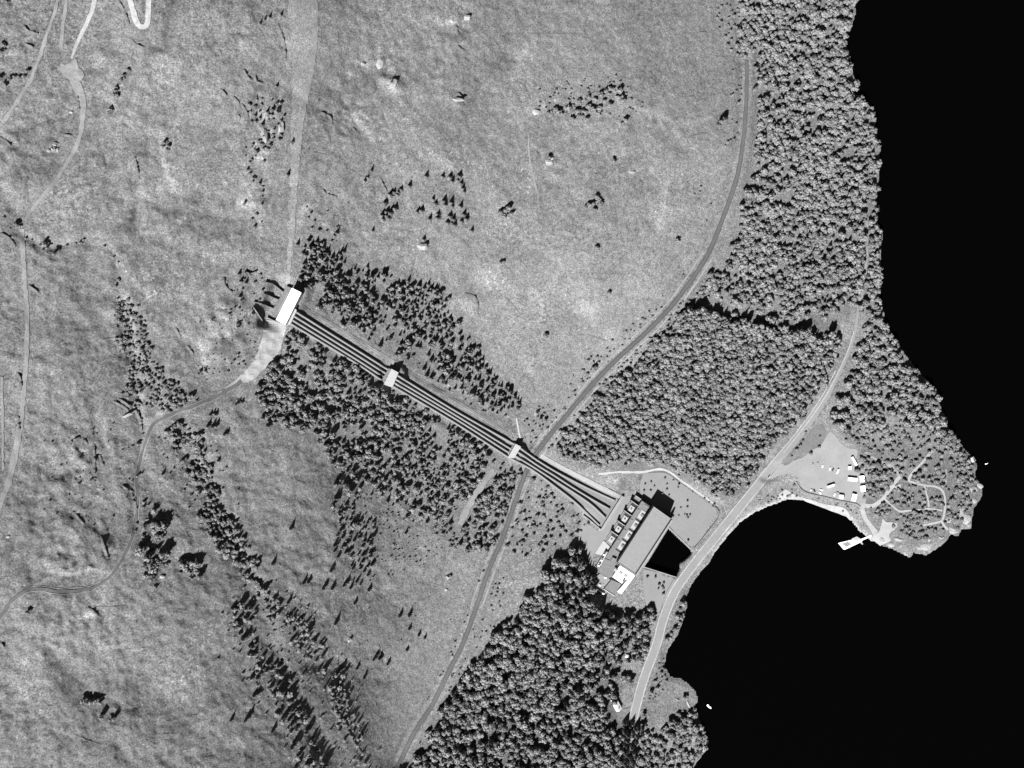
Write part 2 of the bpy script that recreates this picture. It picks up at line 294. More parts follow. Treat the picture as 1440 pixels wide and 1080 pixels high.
def boxes_data(L):                                # list of (cx,cy,cz,sx,sy,sz,rz)
    V = []; F = []
    for cx, cy, cz, sx, sy, sz, rz in L:
        c, s = math.cos(rz), math.sin(rz); b0 = len(V)
        for dz in (-.5, .5):
            for dx, dy in ((-.5, -.5), (.5, -.5), (.5, .5), (-.5, .5)):
                x, y = dx*sx, dy*sy; V.append((cx+x*c-y*s, cy+x*s+y*c, cz+dz*sz))
        F += [(b0, b0+3, b0+2, b0+1), (b0+4, b0+5, b0+6, b0+7)]+[(b0+i, b0+(i+1) % 4, b0+4+(i+1) % 4, b0+4+i) for i in range(4)]
    return V, F
def boxes(name, L, m, parent=None, **k): return link(name, mesh(name, *boxes_data(L), m), parent, **k)
def ribbon_data(pts, width, lift, step=2.5, jit=0.0, cross=4, seed=1, thick=.0):
    S = spline(pts, step); n = len(S); T = np.gradient(S, axis=0); T /= np.hypot(T[:, 0], T[:, 1])[:, None]+1e-9; N = np.c_[-T[:, 1], T[:, 0]]
    if np.ndim(width): t = np.linspace(0, 1, n); wv = np.interp(t, np.linspace(0, 1, len(width)), width)
    else: wv = np.full(n, float(width))
    V = []; F = []
    for c in range(cross+1):
        f = c/cross-.5
        j = jit*vnoise(np.arange(n)*step, np.full(n, 50.*(c > cross/2)), 6, seed) if c in (0, cross) else 0
        Q = S+N*((wv*f)[:, None])+N*np.asarray(j).reshape(-1, 1)*(1 if f > 0 else -1) if jit else S+N*((wv*f)[:, None])
        Z = zt(Q[:, 0], Q[:, 1])+lift-(thick if c in (0, cross) and thick else 0)
        V += [U(a, b_, z) for (a, b_), z in zip(Q, Z)]
    for c in range(cross):
        for i in range(n-1): F.append((c*n+i, (c+1)*n+i, (c+1)*n+i+1, c*n+i+1))
    return V, F, S
def ribbon(name, pts, width, m, lift=.25, parent=None, **k):
    kw = {a: k.pop(a) for a in ('step', 'jit', 'cross', 'seed', 'thick') if a in k}
    V, F, S = ribbon_data(pts, width, lift, **kw)
    d = mesh(name, V, [f[::-1] for f in F], m)
    if sum(p.normal.z for p in d.polygons) < 0: d.flip_normals()
    return link(name, d, parent, **k)
def drape(name, poly, m, lift=.22, step=3.0, parent=None, ragged=.0, **k):   # a sheet draped on the ground inside a closed outline
    c = spline(list(poly)+[poly[0]], step)[:-1]
    if ragged: c = c+np.c_[vnoise(c[:, 0], c[:, 1], 5, 3), vnoise(c[:, 0], c[:, 1], 5, 8)]*ragged
    from mathutils.geometry import delaunay_2d_cdt
    u0, v0 = c.min(0); u1, v1 = c.max(0); gu, gv = np.meshgrid(np.arange(u0, u1, step), np.arange(v0, v1, step)); g = np.c_[gu.ravel(), gv.ravel()]
    g = g[pip(g[:, 0], g[:, 1], [tuple(p) for p in c])]; g = g[dline(g[:, 0], g[:, 1], [tuple(p) for p in c], True) > step*.5] if len(g) else g
    pts = [Vector(p) for p in c]+[Vector(p) for p in g]; n = len(c)
    vs, _, fs, *_r = delaunay_2d_cdt(pts, [], [list(range(n))], 1, .01)
    P = np.array([tuple(p) for p in vs]); Z = zt(P[:, 0], P[:, 1])+lift
    d = mesh(name, [U(a, b_, z) for (a, b_), z in zip(P, Z)], fs, m)
    if sum(p.normal.z for p in d.polygons) < 0: d.flip_normals()
    return link(name, d, parent, **k)
LMK = [((405,430),'white roofed valve house'),((552,528),'middle pipeline hut'),((724,634),'lowest pipeline hut'),((893,760),'power station hall'),((200,35),'hairpin bend'),
 ((97,98),'pale track junction'),((1160,665),'pale car park'),((1195,764),'floating jetty'),((100,828),'lower track bend'),((610,290),'scattered conifer group'),((34,318),'stream crossing'),
 ((790,140),'bushy knoll'),((1050,110),'upper railway end'),((640,990),'lower railway'),((865,988),'small white cottage'),((235,600),'upper gully of bushes'),
 ((1300,690),'headland paths'),((420,40),'broad pale track'),((630,808),'round white boulder'),((345,855),'gully clump'),((700,430),'wedge shaped field'),((960,300),'open railway field'),((120,990),'lower left slope'),((550,940),'lower field clump')]
def near(u, v):
    d, nm, (a, b_) = min((math.hypot(u-p[0], v-p[1]), nm, p) for p, nm in LMK)
    if d < 16: return 'close by the '+nm
    ang = math.degrees(math.atan2(-(v-b_), u-a)) % 360
    w_ = ['right', 'upper right', 'above', 'upper left', 'left', 'lower left', 'below', 'lower right'][int((ang+22.5)//45) % 8]
    w_ = {'above': 'above', 'below': 'below'}.get(w_, w_+' of')
    return ('just ' if d < 45 else 'a little ' if d < 100 else 'well ')+w_+' the '+nm

# ------------------------------------------------------------ GROUND
u, v = GU.ravel(), GV.ravel()
tone = np.full(u.shape, .150)
tone *= 1+.13*fbm(u, v, 90, 4, 31)+.12*fbm(u, v, 22, 3, 41)
for sc_, sd_ in ((70, 61), (38, 67)): tone *= 1-.20*np.exp(-(fbm(u, v, sc_, 4, sd_)/.03)**2)*sstep(fbm(u, v, 80, 2, sd_+4)*2+.6)   # drainage lines and sheep tracks
def pl(pts, wd, val, k=1.0):
    global tone; d = dline(u, v, pts)*(1+.8*fbm(u, v, 9, 3, 12)); a = k*np.exp(-(d/wd)**2); tone = tone*(1-a)+val*a
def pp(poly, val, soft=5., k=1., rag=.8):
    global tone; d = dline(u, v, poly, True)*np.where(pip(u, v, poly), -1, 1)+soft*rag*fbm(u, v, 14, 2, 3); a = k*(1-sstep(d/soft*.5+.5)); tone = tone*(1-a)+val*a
pp([(700,350),(800,370),(860,420),(840,500),(790,540),(730,560),(690,500),(650,420)], .165, 30, .7)
# mosaic of pale and dark patches in the wedge-shaped field
k_ = np.exp(-(np.hypot((u-770)/130, (v-440)/110))**2); tone *= 1+k_*.22*fbm(u, v, 26, 3, 77)
k_ = np.exp(-(np.hypot((u-280)/90, (v-480)/70))**2); tone *= 1+k_*.22*fbm(u, v, 18, 3, 78)
for cx, cy, rx, ry, am in CRAGGY:
    k = np.exp(-((u-cx)/rx)**2-((v-cy)/ry)**2); tone *= 1+k*(.55*sstep(fbm(u, v, 13, 3, int(cx)%40)*2.2-.25)-.22*sstep(-fbm(u, v, 15, 3, int(cx)%37)*2.2-.2))
pp([(600,0),(1020,0),(1030,120),(960,180),(800,150),(640,90)], .140, 40, .6)
pp([(1180,610),(1370,640),(1375,720),(1290,775),(1215,715),(1225,650)], .108, 12, .9)
pp([(1105,658),(1165,612),(1155,598),(1125,630)], .105, 4, .9)
pp([(895,960),(945,950),(975,985),(960,1015),(905,1015)], .13, 8, .8)
pp([(200,620),(250,600),(300,700),(330,800),(270,860),(215,820),(205,700)], .145, 20, .7)
pp([(300,560),(430,620),(480,800),(560,1000),(500,1060),(350,760)], .168, 25, .7)
pp([(410,460),(560,545),(730,650),(700,760),(600,740),(480,700),(380,600),(370,530)], .145, 12, .8)
pp([(430,340),(620,405),(735,590),(700,615),(440,435)], .14, 12, .8)
pp([(1060,0),(1200,0),(1240,420),(1180,455),(970,420),(1040,300)], .13, 10, .8)
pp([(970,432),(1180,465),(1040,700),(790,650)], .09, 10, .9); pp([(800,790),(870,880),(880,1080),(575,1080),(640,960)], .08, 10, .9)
pp([(965,428),(1000,436),(1060,446),(1118,452),(1140,440),(1180,452),(1180,470),(1060,455),(975,436)], .10, 5, 1)  # shadow band of the plantation's upper edge, darkened into the ground tone
for pts in ([(505,85),(515,95)],[(545,112),(556,125)],[(600,30),(635,35)],[(620,135),(650,140)],[(600,215),(630,230)],[(745,62),(720,110)],[(745,155),(765,150)],[(885,245),(893,240)],[(935,270),(930,320)],[(640,425),(660,430)],[(750,415),(760,420)],[(820,430),(830,440)],[(850,480),(860,470)],[(735,500),(745,520)],[(675,385),(690,395)],
            [(150,830),(140,850)],[(115,870),(130,860)],[(190,850),(210,870)],[(70,905),(90,920)],[(215,600),(240,560)],[(340,60),(350,70)],[(300,470),(330,460)],[(285,480),(290,520)],[(320,450),(345,440)],[(165,430),(150,450)],[(345,280),(355,290)],[(410,70),(430,75)],[(465,260),(490,272)],[(395,760),(400,762)],[(460,755),(490,765)],[(405,830),(450,850)],[(460,920),(480,925)],[(430,850),(440,855)],[(325,1045),(340,1050)],[(265,1055),(270,1060)],[(240,790),(230,812)]):
    pl(pts, 7, .235, .75)
for a_, vl in (([(62,785),(70,804),(100,808),(128,800),(152,804)],.33),([(225,190),(228,215),(232,235),(245,258)],.27),([(245,178),(250,170)],.27),([(120,868),(135,862)],.32),([(148,870),(160,868)],.3),([(180,868),(196,862)],.28),([(340,285),(358,290)],.3),([(318,445),(326,468)],.28),([(283,478),(286,505)],.3),([(398,765),(410,770)],.27),([(448,862),(462,865)],.3),([(487,880),(491,903)],.3),([(460,920),(475,923)],.3),([(720,150),(752,158)],.24),([(915,240),(938,262),(930,300)],.22),([(890,150),(960,175),(1000,165)],.2),([(540,520),(640,545),(720,590)],.2),([(690,515),(600,500)],.17)): pl(a_, 3.0, vl, .9)
for a_, b_, wd, vl in (([(205,180),(225,190),(230,230),(245,262)],0,4,.22),([(245,250),(200,275),(165,290),(150,330)],0,10,.19),([(60,270),(90,300),(60,330)],0,12,.175),([(400,30),(404,80),(408,120)],0,6,.2)): pl(a_, wd, vl, .7)
for pts, wd, vl in (([(248,0),(238,50),(220,68)],7,.105),([(55,905),(115,965)],10,.11),([(160,1040),(185,1080)],8,.115),([(145,55),(170,95),(165,110)],8,.12),([(195,290),(192,325),(175,345)],6,.11),([(120,210),(110,240),(180,220)],20,.135),([(30,155),(45,175)],8,.12),([(690,165),(720,200)],12,.125),([(890,160),(960,212)],9,.12),([(700,350),(760,365)],14,.125),([(650,165),(735,15)],8,.13),([(230,390),(245,440)],10,.125),([(140,440),(160,450)],8,.12),([(130,560),(170,565)],12,.12),([(100,1010),(200,1060)],25,.14),([(60,30),(50,110),(60,200)],30,.14),([(240,820),(330,900)],40,.135)):
    pl(pts, wd, vl, .7)
pl([(25,200),(10,190)],5,.21,.7); pl([(178,420),(186,460),(196,500),(204,530)],6,.22,.6); pl([(30,332),(60,342),(110,348),(150,352)],5,.19,.6); pl([(348,185),(360,200)],5,.24,.7); pl([(60,800),(150,805)],5,.22,.6)
ds = dline(u, v, SHORE); a = np.exp(-(ds/3.5)**2)*((u < 1230) & (v > 690) & (u > 1000)); tone = tone*(1-a)+.30*a
nv, nu = GU.shape
K = (H-GZ)/H; X = (GU-720)*K; Y = -(GV-540)*K
V = np.c_[X.ravel(), Y.ravel(), GZ.ravel()]
I = np.arange(nv*nu).reshape(nv, nu); F = np.c_[I[1:, :-1].ravel(), I[1:, 1:].ravel(), I[:-1, 1:].ravel(), I[:-1, :-1].ravel()]
gd = bpy.data.meshes.new('ground'); gd.vertices.add(len(V)); gd.vertices.foreach_set('co', V.ravel().astype(np.float32))
gd.loops.add(F.size); gd.loops.foreach_set('vertex_index', F.ravel().astype(np.int32)); gd.polygons.add(len(F)); gd.polygons.foreach_set('loop_start', np.arange(0, F.size, 4, dtype=np.int32)); gd.update(calc_edges=True)
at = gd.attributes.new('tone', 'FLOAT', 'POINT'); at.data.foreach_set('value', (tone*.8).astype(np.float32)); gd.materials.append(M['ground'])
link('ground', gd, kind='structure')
link('loch_water', mesh('loch_water', [(-100, -5200, 0), (6000, -5200, 0), (6000, 5200, 0), (-100, 5200, 0)], [(0, 1, 2, 3)], M['water']), kind='structure')

# ------------------------------------------------------------ ROADS AND TRACKS
ribbon('loch_road', A82, [3, 5, 10, 13, 13.5, 13.5, 13.5, 13.5, 13, 13], M['asphalt'], .3, jit=.4, kind='structure')
def offset(pts, o):
    S = spline(pts, 6); T = np.gradient(S, axis=0); T /= np.hypot(T[:, 0], T[:, 1])[:, None]; return [tuple(p) for p in S+np.c_[-T[:, 1], T[:, 0]]*o]
for o_, rng in ((5.6, A82[4:]), (-5.6, A82[8:])): ribbon('road_kerb', offset(rng, o_), 1.2, M['kerb'], .5, jit=.25, thick=.25, cross=2, kind='structure')
ribbon('road_centre_line', offset(A82[2:8], 1.2), .8, M['kerb'], .42, cross=1, kind='structure')
ribbon('railway_bed', [(1049.5,84)]+RAIL[3:], [5.5, 6.5, 7, 7, 7, 7, 7, 7], M['ballast'], .35, jit=.5, kind='structure')
rr = empty('railway_track', (0, 0, 0), 'single line of railway track curving down across the whole hillside', 'railway')
for o_ in (-.75, .75): ribbon('rail', offset([(1049.5,84)]+RAIL[3:], o_), .22, M['rail'], .75, parent=rr, cross=1, step=4)
S = spline([(1049.5,84)]+RAIL[3:], 3.0); Ls = []
for i in range(len(S)-1):
    x, y, z = W(S[i][0], S[i][1], .5); d = S[i+1]-S[i]; Ls.append((x, y, z, .5, 2.6, .25, math.atan2(-d[1], d[0])))
boxes('sleeper', Ls, M['sleeper'], rr, kind='stuff')
for nm, pts, wd, m, j in TR: ribbon(nm, pts, wd, M[m], (.5 if 'track' in nm or nm == 'field_path' else .3)+.09*random.random(), jit=j, kind='structure', seed=random.randint(1, 50))
ribbon('verge_track', offset(RAIL[8:20], 7.5), 2.2, M['track'], .3, jit=.6, kind='structure'); ribbon('verge_track', offset(RAIL[8:20], -8), 2.6, M['track'], .3, jit=.8, kind='structure')
for k_ in (0, 1):
    for o_ in (-1, 1): ribbon('track_verge', offset(TR[k_][1], o_*(2.7 if k_ == 0 else 3.6)), 1.7, M['track'], .34, jit=1.0, cross=2, kind='structure', seed=9+o_)
drape('pale_track_junction', z1([(235,275),(262,280),(290,268),(318,250),(330,285),(352,315),(330,345),(292,335),(262,312)]), M['track'], .5, ragged=1.5, kind='structure')
drape('valve_house_yard', zc(320,360,3)([(160,270),(195,275),(245,292),(235,350),(215,410),(180,450),(130,500),(90,530),(40,540),(0,575),(-10,560),(40,515),(90,470),(120,420),(145,350),(152,300)]), M['gravel'], .45, ragged=.8, kind='structure')
drape('car_park', CARPARK, M['park'], .3, kind='structure', ragged=.4)
drape('lawn', [(905,666),(935,665),(955,678),(982,697),(1004,712),(1008,720),(1003,730),(974,768),(941,738),(946,728),(921,712),(900,690)], M['lawn'], .3, kind='structure')
drape('lawn', [(905,800),(949,815),(934,845),(922,870),(912,862),(905,830)], M['lawn'], .3, kind='structure')
drape('power_station_yard', zH([(110,370),(240,470),(310,340),(410,210),(420,205),(520,215),(420,420),(280,550),(200,640),(110,690),(70,700),(50,600),(20,570),(40,520)]), M['asphalt'], .28, kind='structure')
drape('beach', zP([(60,540),(100,512),(150,545),(240,570),(330,598),(420,612),(450,640),(470,690),(420,660),(330,625),(200,580),(110,570),(62,575)]), M['gravel'], .5, kind='structure', ragged=.5)
drape('sandy_clearing', zP([(598,765),(625,735),(640,705),(655,680),(672,700),(700,694),(722,705),(710,735),(692,760),(684,800),(660,822),(630,825),(590,800)]), M['sand'], .5, kind='structure', ragged=3.0)
drape('sandy_patch', zP([(700,490),(750,485),(745,505),(700,510)]), M['gravel'], .5, kind='structure')
drape('grass_island', zP([(78,350),(100,330),(160,285),(205,235),(275,150),(330,190),(290,270),(180,320),(120,370),(90,378)]), mat('rough_grass', .125, var=.2, fine=.2), .34, kind='structure', ragged=.5)

# ------------------------------------------------------------ PENSTOCKS
def tube(name, P, r, m, parent=None, sides=10, **k):
    V = []; F = []; P = [Vector(p) for p in P]
    for i, p in enumerate(P):
        t = (P[min(i+1, len(P)-1)]-P[max(i-1, 0)]).normalized(); a = t.cross(Vector((0, 0, 1))).normalized(); b_ = a.cross(t)
        for s in range(sides): th = 2*math.pi*s/sides; V.append(p+a*math.cos(th)*r+b_*math.sin(th)*r)
    for i in range(len(P)-1):
        for s in range(sides): F.append((i*sides+s, i*sides+(s+1) % sides, (i+1)*sides+(s+1) % sides, (i+1)*sides+s))
    F += [tuple(range(sides))[::-1], tuple(range((len(P)-1)*sides, len(P)*sides))]
    d = mesh(name, V, F, m); d.polygons.foreach_set('use_smooth', [True]*len(d.polygons)); return link(name, d, parent, **k)
NM = ['uppermost', 'second', 'third', 'lowest']
for q, pts in enumerate(PIPES):
    S = spline(pts, 5); L = [W(a, b_, 2.6) for a, b_ in S]
    r_ = empty('penstock_pipe', (0, 0, 0), '%s of the four pale penstock pipes running down to the power station' % NM[q], 'pipeline', 'penstock pipes down the hillside')
    sh = [(p[0], p[1], p[2]) for p in L]; tube('pipe', sh, 1.45, M['steel'], r_)
    for i in range(3, len(S)-2, 4):
        d = S[i+1]-S[i]; x, y, z = W(S[i][0], S[i][1], 1.0); boxes('pipe_saddle', [(x, y, z, 1.2, 3.4, 2.2, math.atan2(-d[1], d[0]))], M['darkconcrete'], r_)
drape('penstock_bed', [(409,455),(417,436),(500,486),(560,523),(640,571),(733,626),(757,643),(781,658),(809,672.5),(836,685),(868,700),(846,742),(822,722),(805,708),(779,686),(750,663),(725,649),(640,596.5),(553,545),(500,512)], mat('penstock_bed_grass', .165, scale=.4, var=.12, fine=.2), .3, kind='structure')
inc = empty('incline_tramway', (0, 0, 0), 'narrow inclined tramway running beside the upper side of the pipes', 'tramway')
INC = [(424,431),(500,476),(556,510),(566,518),(640,563),(715,610)]
for o_ in (-1.1, 1.1): ribbon('rail', offset(INC, o_), .45, M['darkconcrete'], .7, parent=inc, cross=1)
ribbon('track_bed', INC, 5, M['track'], .28, parent=inc, jit=.5)
ribbon('stair_path', [(760,641),(790,658),(822,674),(850,688),(876,699)], 6.5, M['concrete'], .6, kind='structure', jit=.2)
tag(ribbon('concrete_flume', [(726.5,588),(729,602),(732,616)], 2.6, M['pale'], .9, thick=.5, cross=2), 'thin white concrete channel pointing up from the lowest pipeline hut', 'channel')
def wall_line(name, pts, wd, hgt, m, label, cat='wall', base=-.5, step=4, group=None, parent=None, ztop=None):
    S = spline(pts, step); T = np.gradient(S, axis=0); T /= np.hypot(T[:, 0], T[:, 1])[:, None]; N = np.c_[-T[:, 1], T[:, 0]]*wd/2; V = []; F = []
    for i in range(len(S)):
        z = float(zt(*S[i])); t = z+hgt if ztop is None else ztop
        for sg, zz in ((-1, z+base), (-1, t), (1, t), (1, z+base)): V.append(U(S[i][0]+sg*N[i][0], S[i][1]+sg*N[i][1], zz))
    for i in range(len(S)-1):
        for k in range(4): F.append((i*4+k, (i+1)*4+k, (i+1)*4+(k+1) % 4, i*4+(k+1) % 4))
    F += [(0, 1, 2, 3), tuple(len(V)-4+k for k in (3, 2, 1, 0))]
    o = link(name, mesh(name, V, F, m), parent)
    if not parent: tag(o, label, cat, group)
    return o
wall_line('anchor_wall', [(876,698),(862,720),(846,746)], 3.6, 4.0, M['concrete'], 'pale concrete wall where the pipes enter the ground behind the power station')
wall_line('side_wall', zH([(112,352),(180,405),(246,462)]), 1.2, 3.5, M['concrete'], 'short slanting concrete wall left of the pipe ends')
wall_line('retaining_wall', zH([(300,150),(360,180),(412,208)]), .8, 1.6, M['concrete'], 'thin concrete wall beside the upper end of the power station yard')
wall_line('retaining_wall', zH([(1110,285),(1140,320),(1135,370),(1050,480),(955,600)]), 1.0, 1.6, M['greyroof'], 'low wall between the lawn and the loch road')
wall_line('retaining_wall', zP([(160,470),(185,510),(230,535),(300,550),(400,575),(500,595),(520,610)]), .9, 1.3, M['stone'], 'low curved wall between car park and beach')
wall_line('field_dyke', zc(1000,0,3)([(470,70),(490,140),(515,200),(525,260)]), .8, .8, M['stone'], 'low stone dyke near the loch shore in the upper right')
wall_line('retaining_wall', zH([(800,828),(730,960),(700,1050)]), .6, 1.2, M['greyroof'], 'low wall on the left side of the loch road below the outfall')
tr = empty('tailrace_basin', U(940, 775, 0), 'black water outfall basin between the power station and the loch road', 'basin')
for a_, b_ in ((0, 2), (7, 8), (8, 0)):
    P = [TAIL[a_], TAIL[b_]]; d = Vector((P[1][0]-P[0][0], P[1][1]-P[0][1])).normalized(); nrm = Vector((-d.y, d.x))*.7
    prism('basin_wall', [(P[0][0]-nrm.x, P[0][1]-nrm.y), (P[1][0]-nrm.x, P[1][1]-nrm.y), (P[1][0]+nrm.x, P[1][1]+nrm.y), (P[0][0]+nrm.x, P[0][1]+nrm.y)], -3, 7.9+a_*.01, M['concrete'], tr)
prism('water', TAIL, -3, .6, M['water'], tr)

# ------------------------------------------------------------ VALVE HOUSE AND PIPELINE HUTS
def rect(c, lx, ly, ang):
    c_, s_ = math.cos(ang), math.sin(ang); return [(c[0]+x*c_-y*s_, c[1]+x*s_+y*c_) for x, y in ((-lx/2, -ly/2), (lx/2, -ly/2), (lx/2, ly/2), (-lx/2, ly/2))]
def windows(parent, p0, p1, n, z0, z1, ztop, out=.12, name='window', w_=.55):
    # p0,p1: wall line in plan as seen at height ztop
    a = Vector(U(p0[0], p0[1], ztop)); b_ = Vector(U(p1[0], p1[1], ztop)); off = parent.location; d = b_-a; L = d.length; rz = math.atan2(d.y, d.x)
    for i in range(n):
        c = a+d*((i+.5)/n)-off; boxes(name, [(c.x, c.y, (z0+z1)/2-off.z, L/n*w_, out*2, z1-z0, rz)], M['glass'], parent)
vh = empty('valve_house', U(405, 436, 246), 'long valve house with brilliant white flat roof at the top of the pipes', 'building')
R1 = pA([(620,350),(720,400),(550,742),(450,690)])
def inset(P, k):
    cx = sum(p[0] for p in P)/len(P); cy = sum(p[1] for p in P)/len(P); out = []
    for x, y in P: d = math.hypot(x-cx, y-cy); out.append((x+(cx-x)*k/d, y+(cy-y)*k/d))
    return out
prism('wall', R1, 243, 262.4, M['paleroof'], vh); prism('roof', inset(R1, -.5), 262.4, 263.0, M['white'], vh)
windows(vh, R1[1], R1[2], 7, 250, 258, 262.4); windows(vh, R1[2], R1[3], 1, 246, 252, 262.4, name='door')
prism('side_annex', pA([(560,325),(618,348),(470,640),(425,612)]), 243, 250, M['greyroof'], vh)
prism('side_annex_kerb', pA([(575,390),(582,393),(480,610),(472,605)]), 250, 250.5, M['concrete'], vh)
prism('sunlit_wall_block', pA([(650,560),(672,590),(602,745),(570,745)]), 243, 252, M['paleroof'], vh)  # low block added to stand in for the sunlit south-east wall face
wall_line('retaining_wall', pA([(350,668),(390,690),(450,712),(510,732),(580,758)]), 1.3, 3.2, M['concrete'], 'thin pale retaining wall below the lower end of the valve house', base=-4)
for pts, hh in ((pA([(330,275),(400,290),(460,330),(525,385)]), 3.2), (pA([(310,400),(370,420),(420,445),(475,465)]), 3.0), (pA([(205,490),(260,500),(330,525),(415,560)]), 3.2), (pA([(200,545),(240,600),(270,650),(300,690)]), 4.0), (pA([(120,165),(180,180),(235,160)]), 4)):
    wall_line('cutting_wall', [(a, b_+1.4) for a, b_ in pts], 1.4, hh, M['darkconcrete'], 'low concrete wall fanning out left of the valve house, '+near(*pts[1]), group='walls fanning out behind the valve house')
def hut(roof, zb, zt_, m, side, label, rim=.4):
    o = empty('pipeline_hut', U(sum(p[0] for p in roof)/4, sum(p[1] for p in roof)/4, zb), label, 'building')
    prism('wall', roof, zb-4, zt_, M['paleroof'], o); prism('roof', inset(roof, -rim), zt_, zt_+.4, m, o)
    if side: prism('lean_to', side, zb-4, zt_-4, M['greyroof'], o)
    windows(o, roof[1], roof[2], 4, zb+2, zb+5, zt_)
    return o
zM = zc(500, 480, 12); zL = zc(640, 560, 7.71)
hut(zM([(605,468),(722,530),(620,775),(480,725)]), 158, 168, M['paleroof'], zM([(560,452),(600,475),(478,690),(430,675)]), 'pale roofed anchor hut astride the pipes in the middle of the slope')
hut(zL([(655,497),(712,528),(640,648),(575,640)]), 62.5, 70, M['paleroof'], zL([(640,480),(655,497),(582,625),(570,600)]), 'small pale hut astride the pipes just left of the railway')
bridge = tag(boxes('railway_bridge', [(*U(750, 648, 45.4), 6.5, 26, .8, math.radians(60)-math.pi/2)], M['darkconcrete']), 'dark railway bridge deck crossing over the four pipes', 'bridge')
bridge.location.z = 0
for sg in (-1, 1): wall_line('parapet', [(753+sg*3.2-9, 646+12+sg*1.9), (753+sg*3.2+7, 646-13+sg*1.9)], .6, 1.4, M['greyroof'], '', parent=bridge)

# ------------------------------------------------------------ POWER STATION
ps = empty('power_station', U(893, 760, 7.2), 'large power station hall with long grey flat roof by the loch road', 'building')
ZB = 5.0; ox, oy = 919.4, 712.4; av = (-.545, .839); bv_ = (.817, .576)
def PH(s, t): return (ox+s*av[0]+t*bv_[0], oy+s*av[1]+t*bv_[1])
def PR(s0, s1, t0, t1): return [PH(s0, t0), PH(s0, t1), PH(s1, t1), PH(s1, t0)]
hall = [(919.4,712.4),(943.5,729.4),(892.6,807.8),(868,791.5)]
prism('wall', hall, ZB, 29, M['concrete'], ps); prism('roof', inset(hall, 1.2), 29, 29.25, M['hallroof'], ps)
for i in range(4):
    a_, b_ = hall[i], hall[(i+1) % 4]; a2, b2 = inset(hall, 1.1)[i], inset(hall, 1.1)[(i+1) % 4]; prism('parapet', [a_, b_, b2, a2], 29, 29.9+.01*i, M['greyroof'] if i in (1, 3) else M['concrete'], ps)
prism('canopy_ledge', [PH(1, 31.2), PH(0, 33.2), PH(93, 33.2), PH(93, 31)], ZB, 24, M['concrete'], ps)
windows(ps, PH(2, 33.3), PH(92, 33.3), 12, 9, 21, 24, out=.3, w_=.45); windows(ps, hall[0], hall[1], 3, 10, 25, 29, w_=.5)
prism('rear_block', PR(3, 82, -18.6, -1.5), ZB, 17, M['greyroof'], ps)
prism('rear_low_block', PR(3, 80, -30, -18.6), ZB, 11, M['darkconcrete'], ps)
for i in range(5): prism('roof_kerb', PR(11.5+17*i, 12.3+17*i, -12.5, -1.7) if i else PR(5, 5.8, -12, -2), 17, 17.9, M['dark'] if i else M['concrete'], ps)
prism('roof_edge', PR(4, 82, -1.5, -.4), ZB, 18.2, M['dark'], ps)
for s_ in (19.5, 36.5, 53.5, 70.5):
    prism('roof_slab', PR(s_-6.3, s_+6.3, -11.5, -2), 17, 17.6, M['paleroof'], ps); prism('hatch', PR(s_-1.9, s_+1.9, -8.6, -4.8), 17.6, 19.0, M['greyroof'], ps)
    prism('bay_wall', PR(s_-8.2, s_-7.4, -32, -18), ZB, 15.5, M['kerb'], ps)
    prism('bay_roof', PR(s_-2.8, s_+6, -28, -21.5), 11, 12.4, M['paleroof'], ps); prism('bay_opening', PR(s_-7, s_-3.4, -29, -21), 11, 11.2, M['dark'], ps)
    prism('vent', PR(s_+.5, s_+2.6, -25.5, -23.6), 12.4, 13.8, M['greyroof'], ps); prism('vent', PR(s_-4, s_-1, -17.3, -14.5), 17, 17.9, M['darkconcrete'], ps)
    prism('cooling_pipe', PR(s_-6, s_+6, -31.4, -30.6), ZB, 10, M['paleroof'], ps)
prism('end_wall', PR(1.6, 3, -30, -1), ZB, 12.5, M['concrete'], ps)
cb = empty('control_block', U(860, 800, 7.2), 'stepped control block with bright white roofs at the lower left end of the hall', 'building')
prism('loading_platform', zH([(262,540),(312,588),(262,655),(196,640)]), ZB, 8.5, M['paleroof'], cb)
prism('grey_wing', zH([(318,598),(412,632),(366,712),(278,672)]), ZB, 14, M['greyroof'], cb)
prism('low_wing', zH([(278,618),(300,632),(238,742),(208,735)]), ZB, 11, M['paleroof'], cb)
for i in range(6): x, y = 278-i*10.5, 628+i*21; prism('roof_vent', zH([(x-2, y-5), (x+9, y), (x+3, y+9), (x-8, y+4)]), 11, 12.6, M['white'] if i % 2 else M['dark'], cb)
prism('middle_wing', zH([(272,676),(362,712),(386,736),(330,816),(300,826),(232,786),(212,742),(240,742)]), ZB, 12, M['greyroof'], cb)
prism('stair_tower', zH([(330,668),(362,682),(348,706),(318,694)]), 12, 17, M['darkconcrete'], cb)
prism('white_roof', zH([(388,730),(498,802),(462,848),(432,836),(402,868),(330,818)]), ZB, 16, M['whiteroof'], cb)
for x, y in ((360,766),(397,789),(434,811)): prism('skylight', zH([(x-10, y-12), (x+12, y), (x+2, y+15), (x-20, y+3)]), 16, 17.2, M['paleroof'], cb)
prism('white_wing', zH([(442,846),(464,852),(498,806),(500,812),(398,948),(368,928)]), ZB, 13, M['whiteroof'], cb)
prism('chimney', zH([(414,846),(424,850),(420,858),(410,854)]), 13, 20, M['darkconcrete'], cb)
prism('dark_wing', zH([(322,840),(400,872),(392,884),(346,957),(266,908)]), ZB, 12.5, M['greyroof'], cb)
prism('roof_kerb', zH([(266,908),(262,914),(344,964),(348,958)]), ZB, 13.4, M['kerb'], cb)
prism('lower_wing', zH([(236,792),(300,828),(318,842),(266,905),(196,868),(180,840)]), ZB, 10, M['hallroof'], cb)
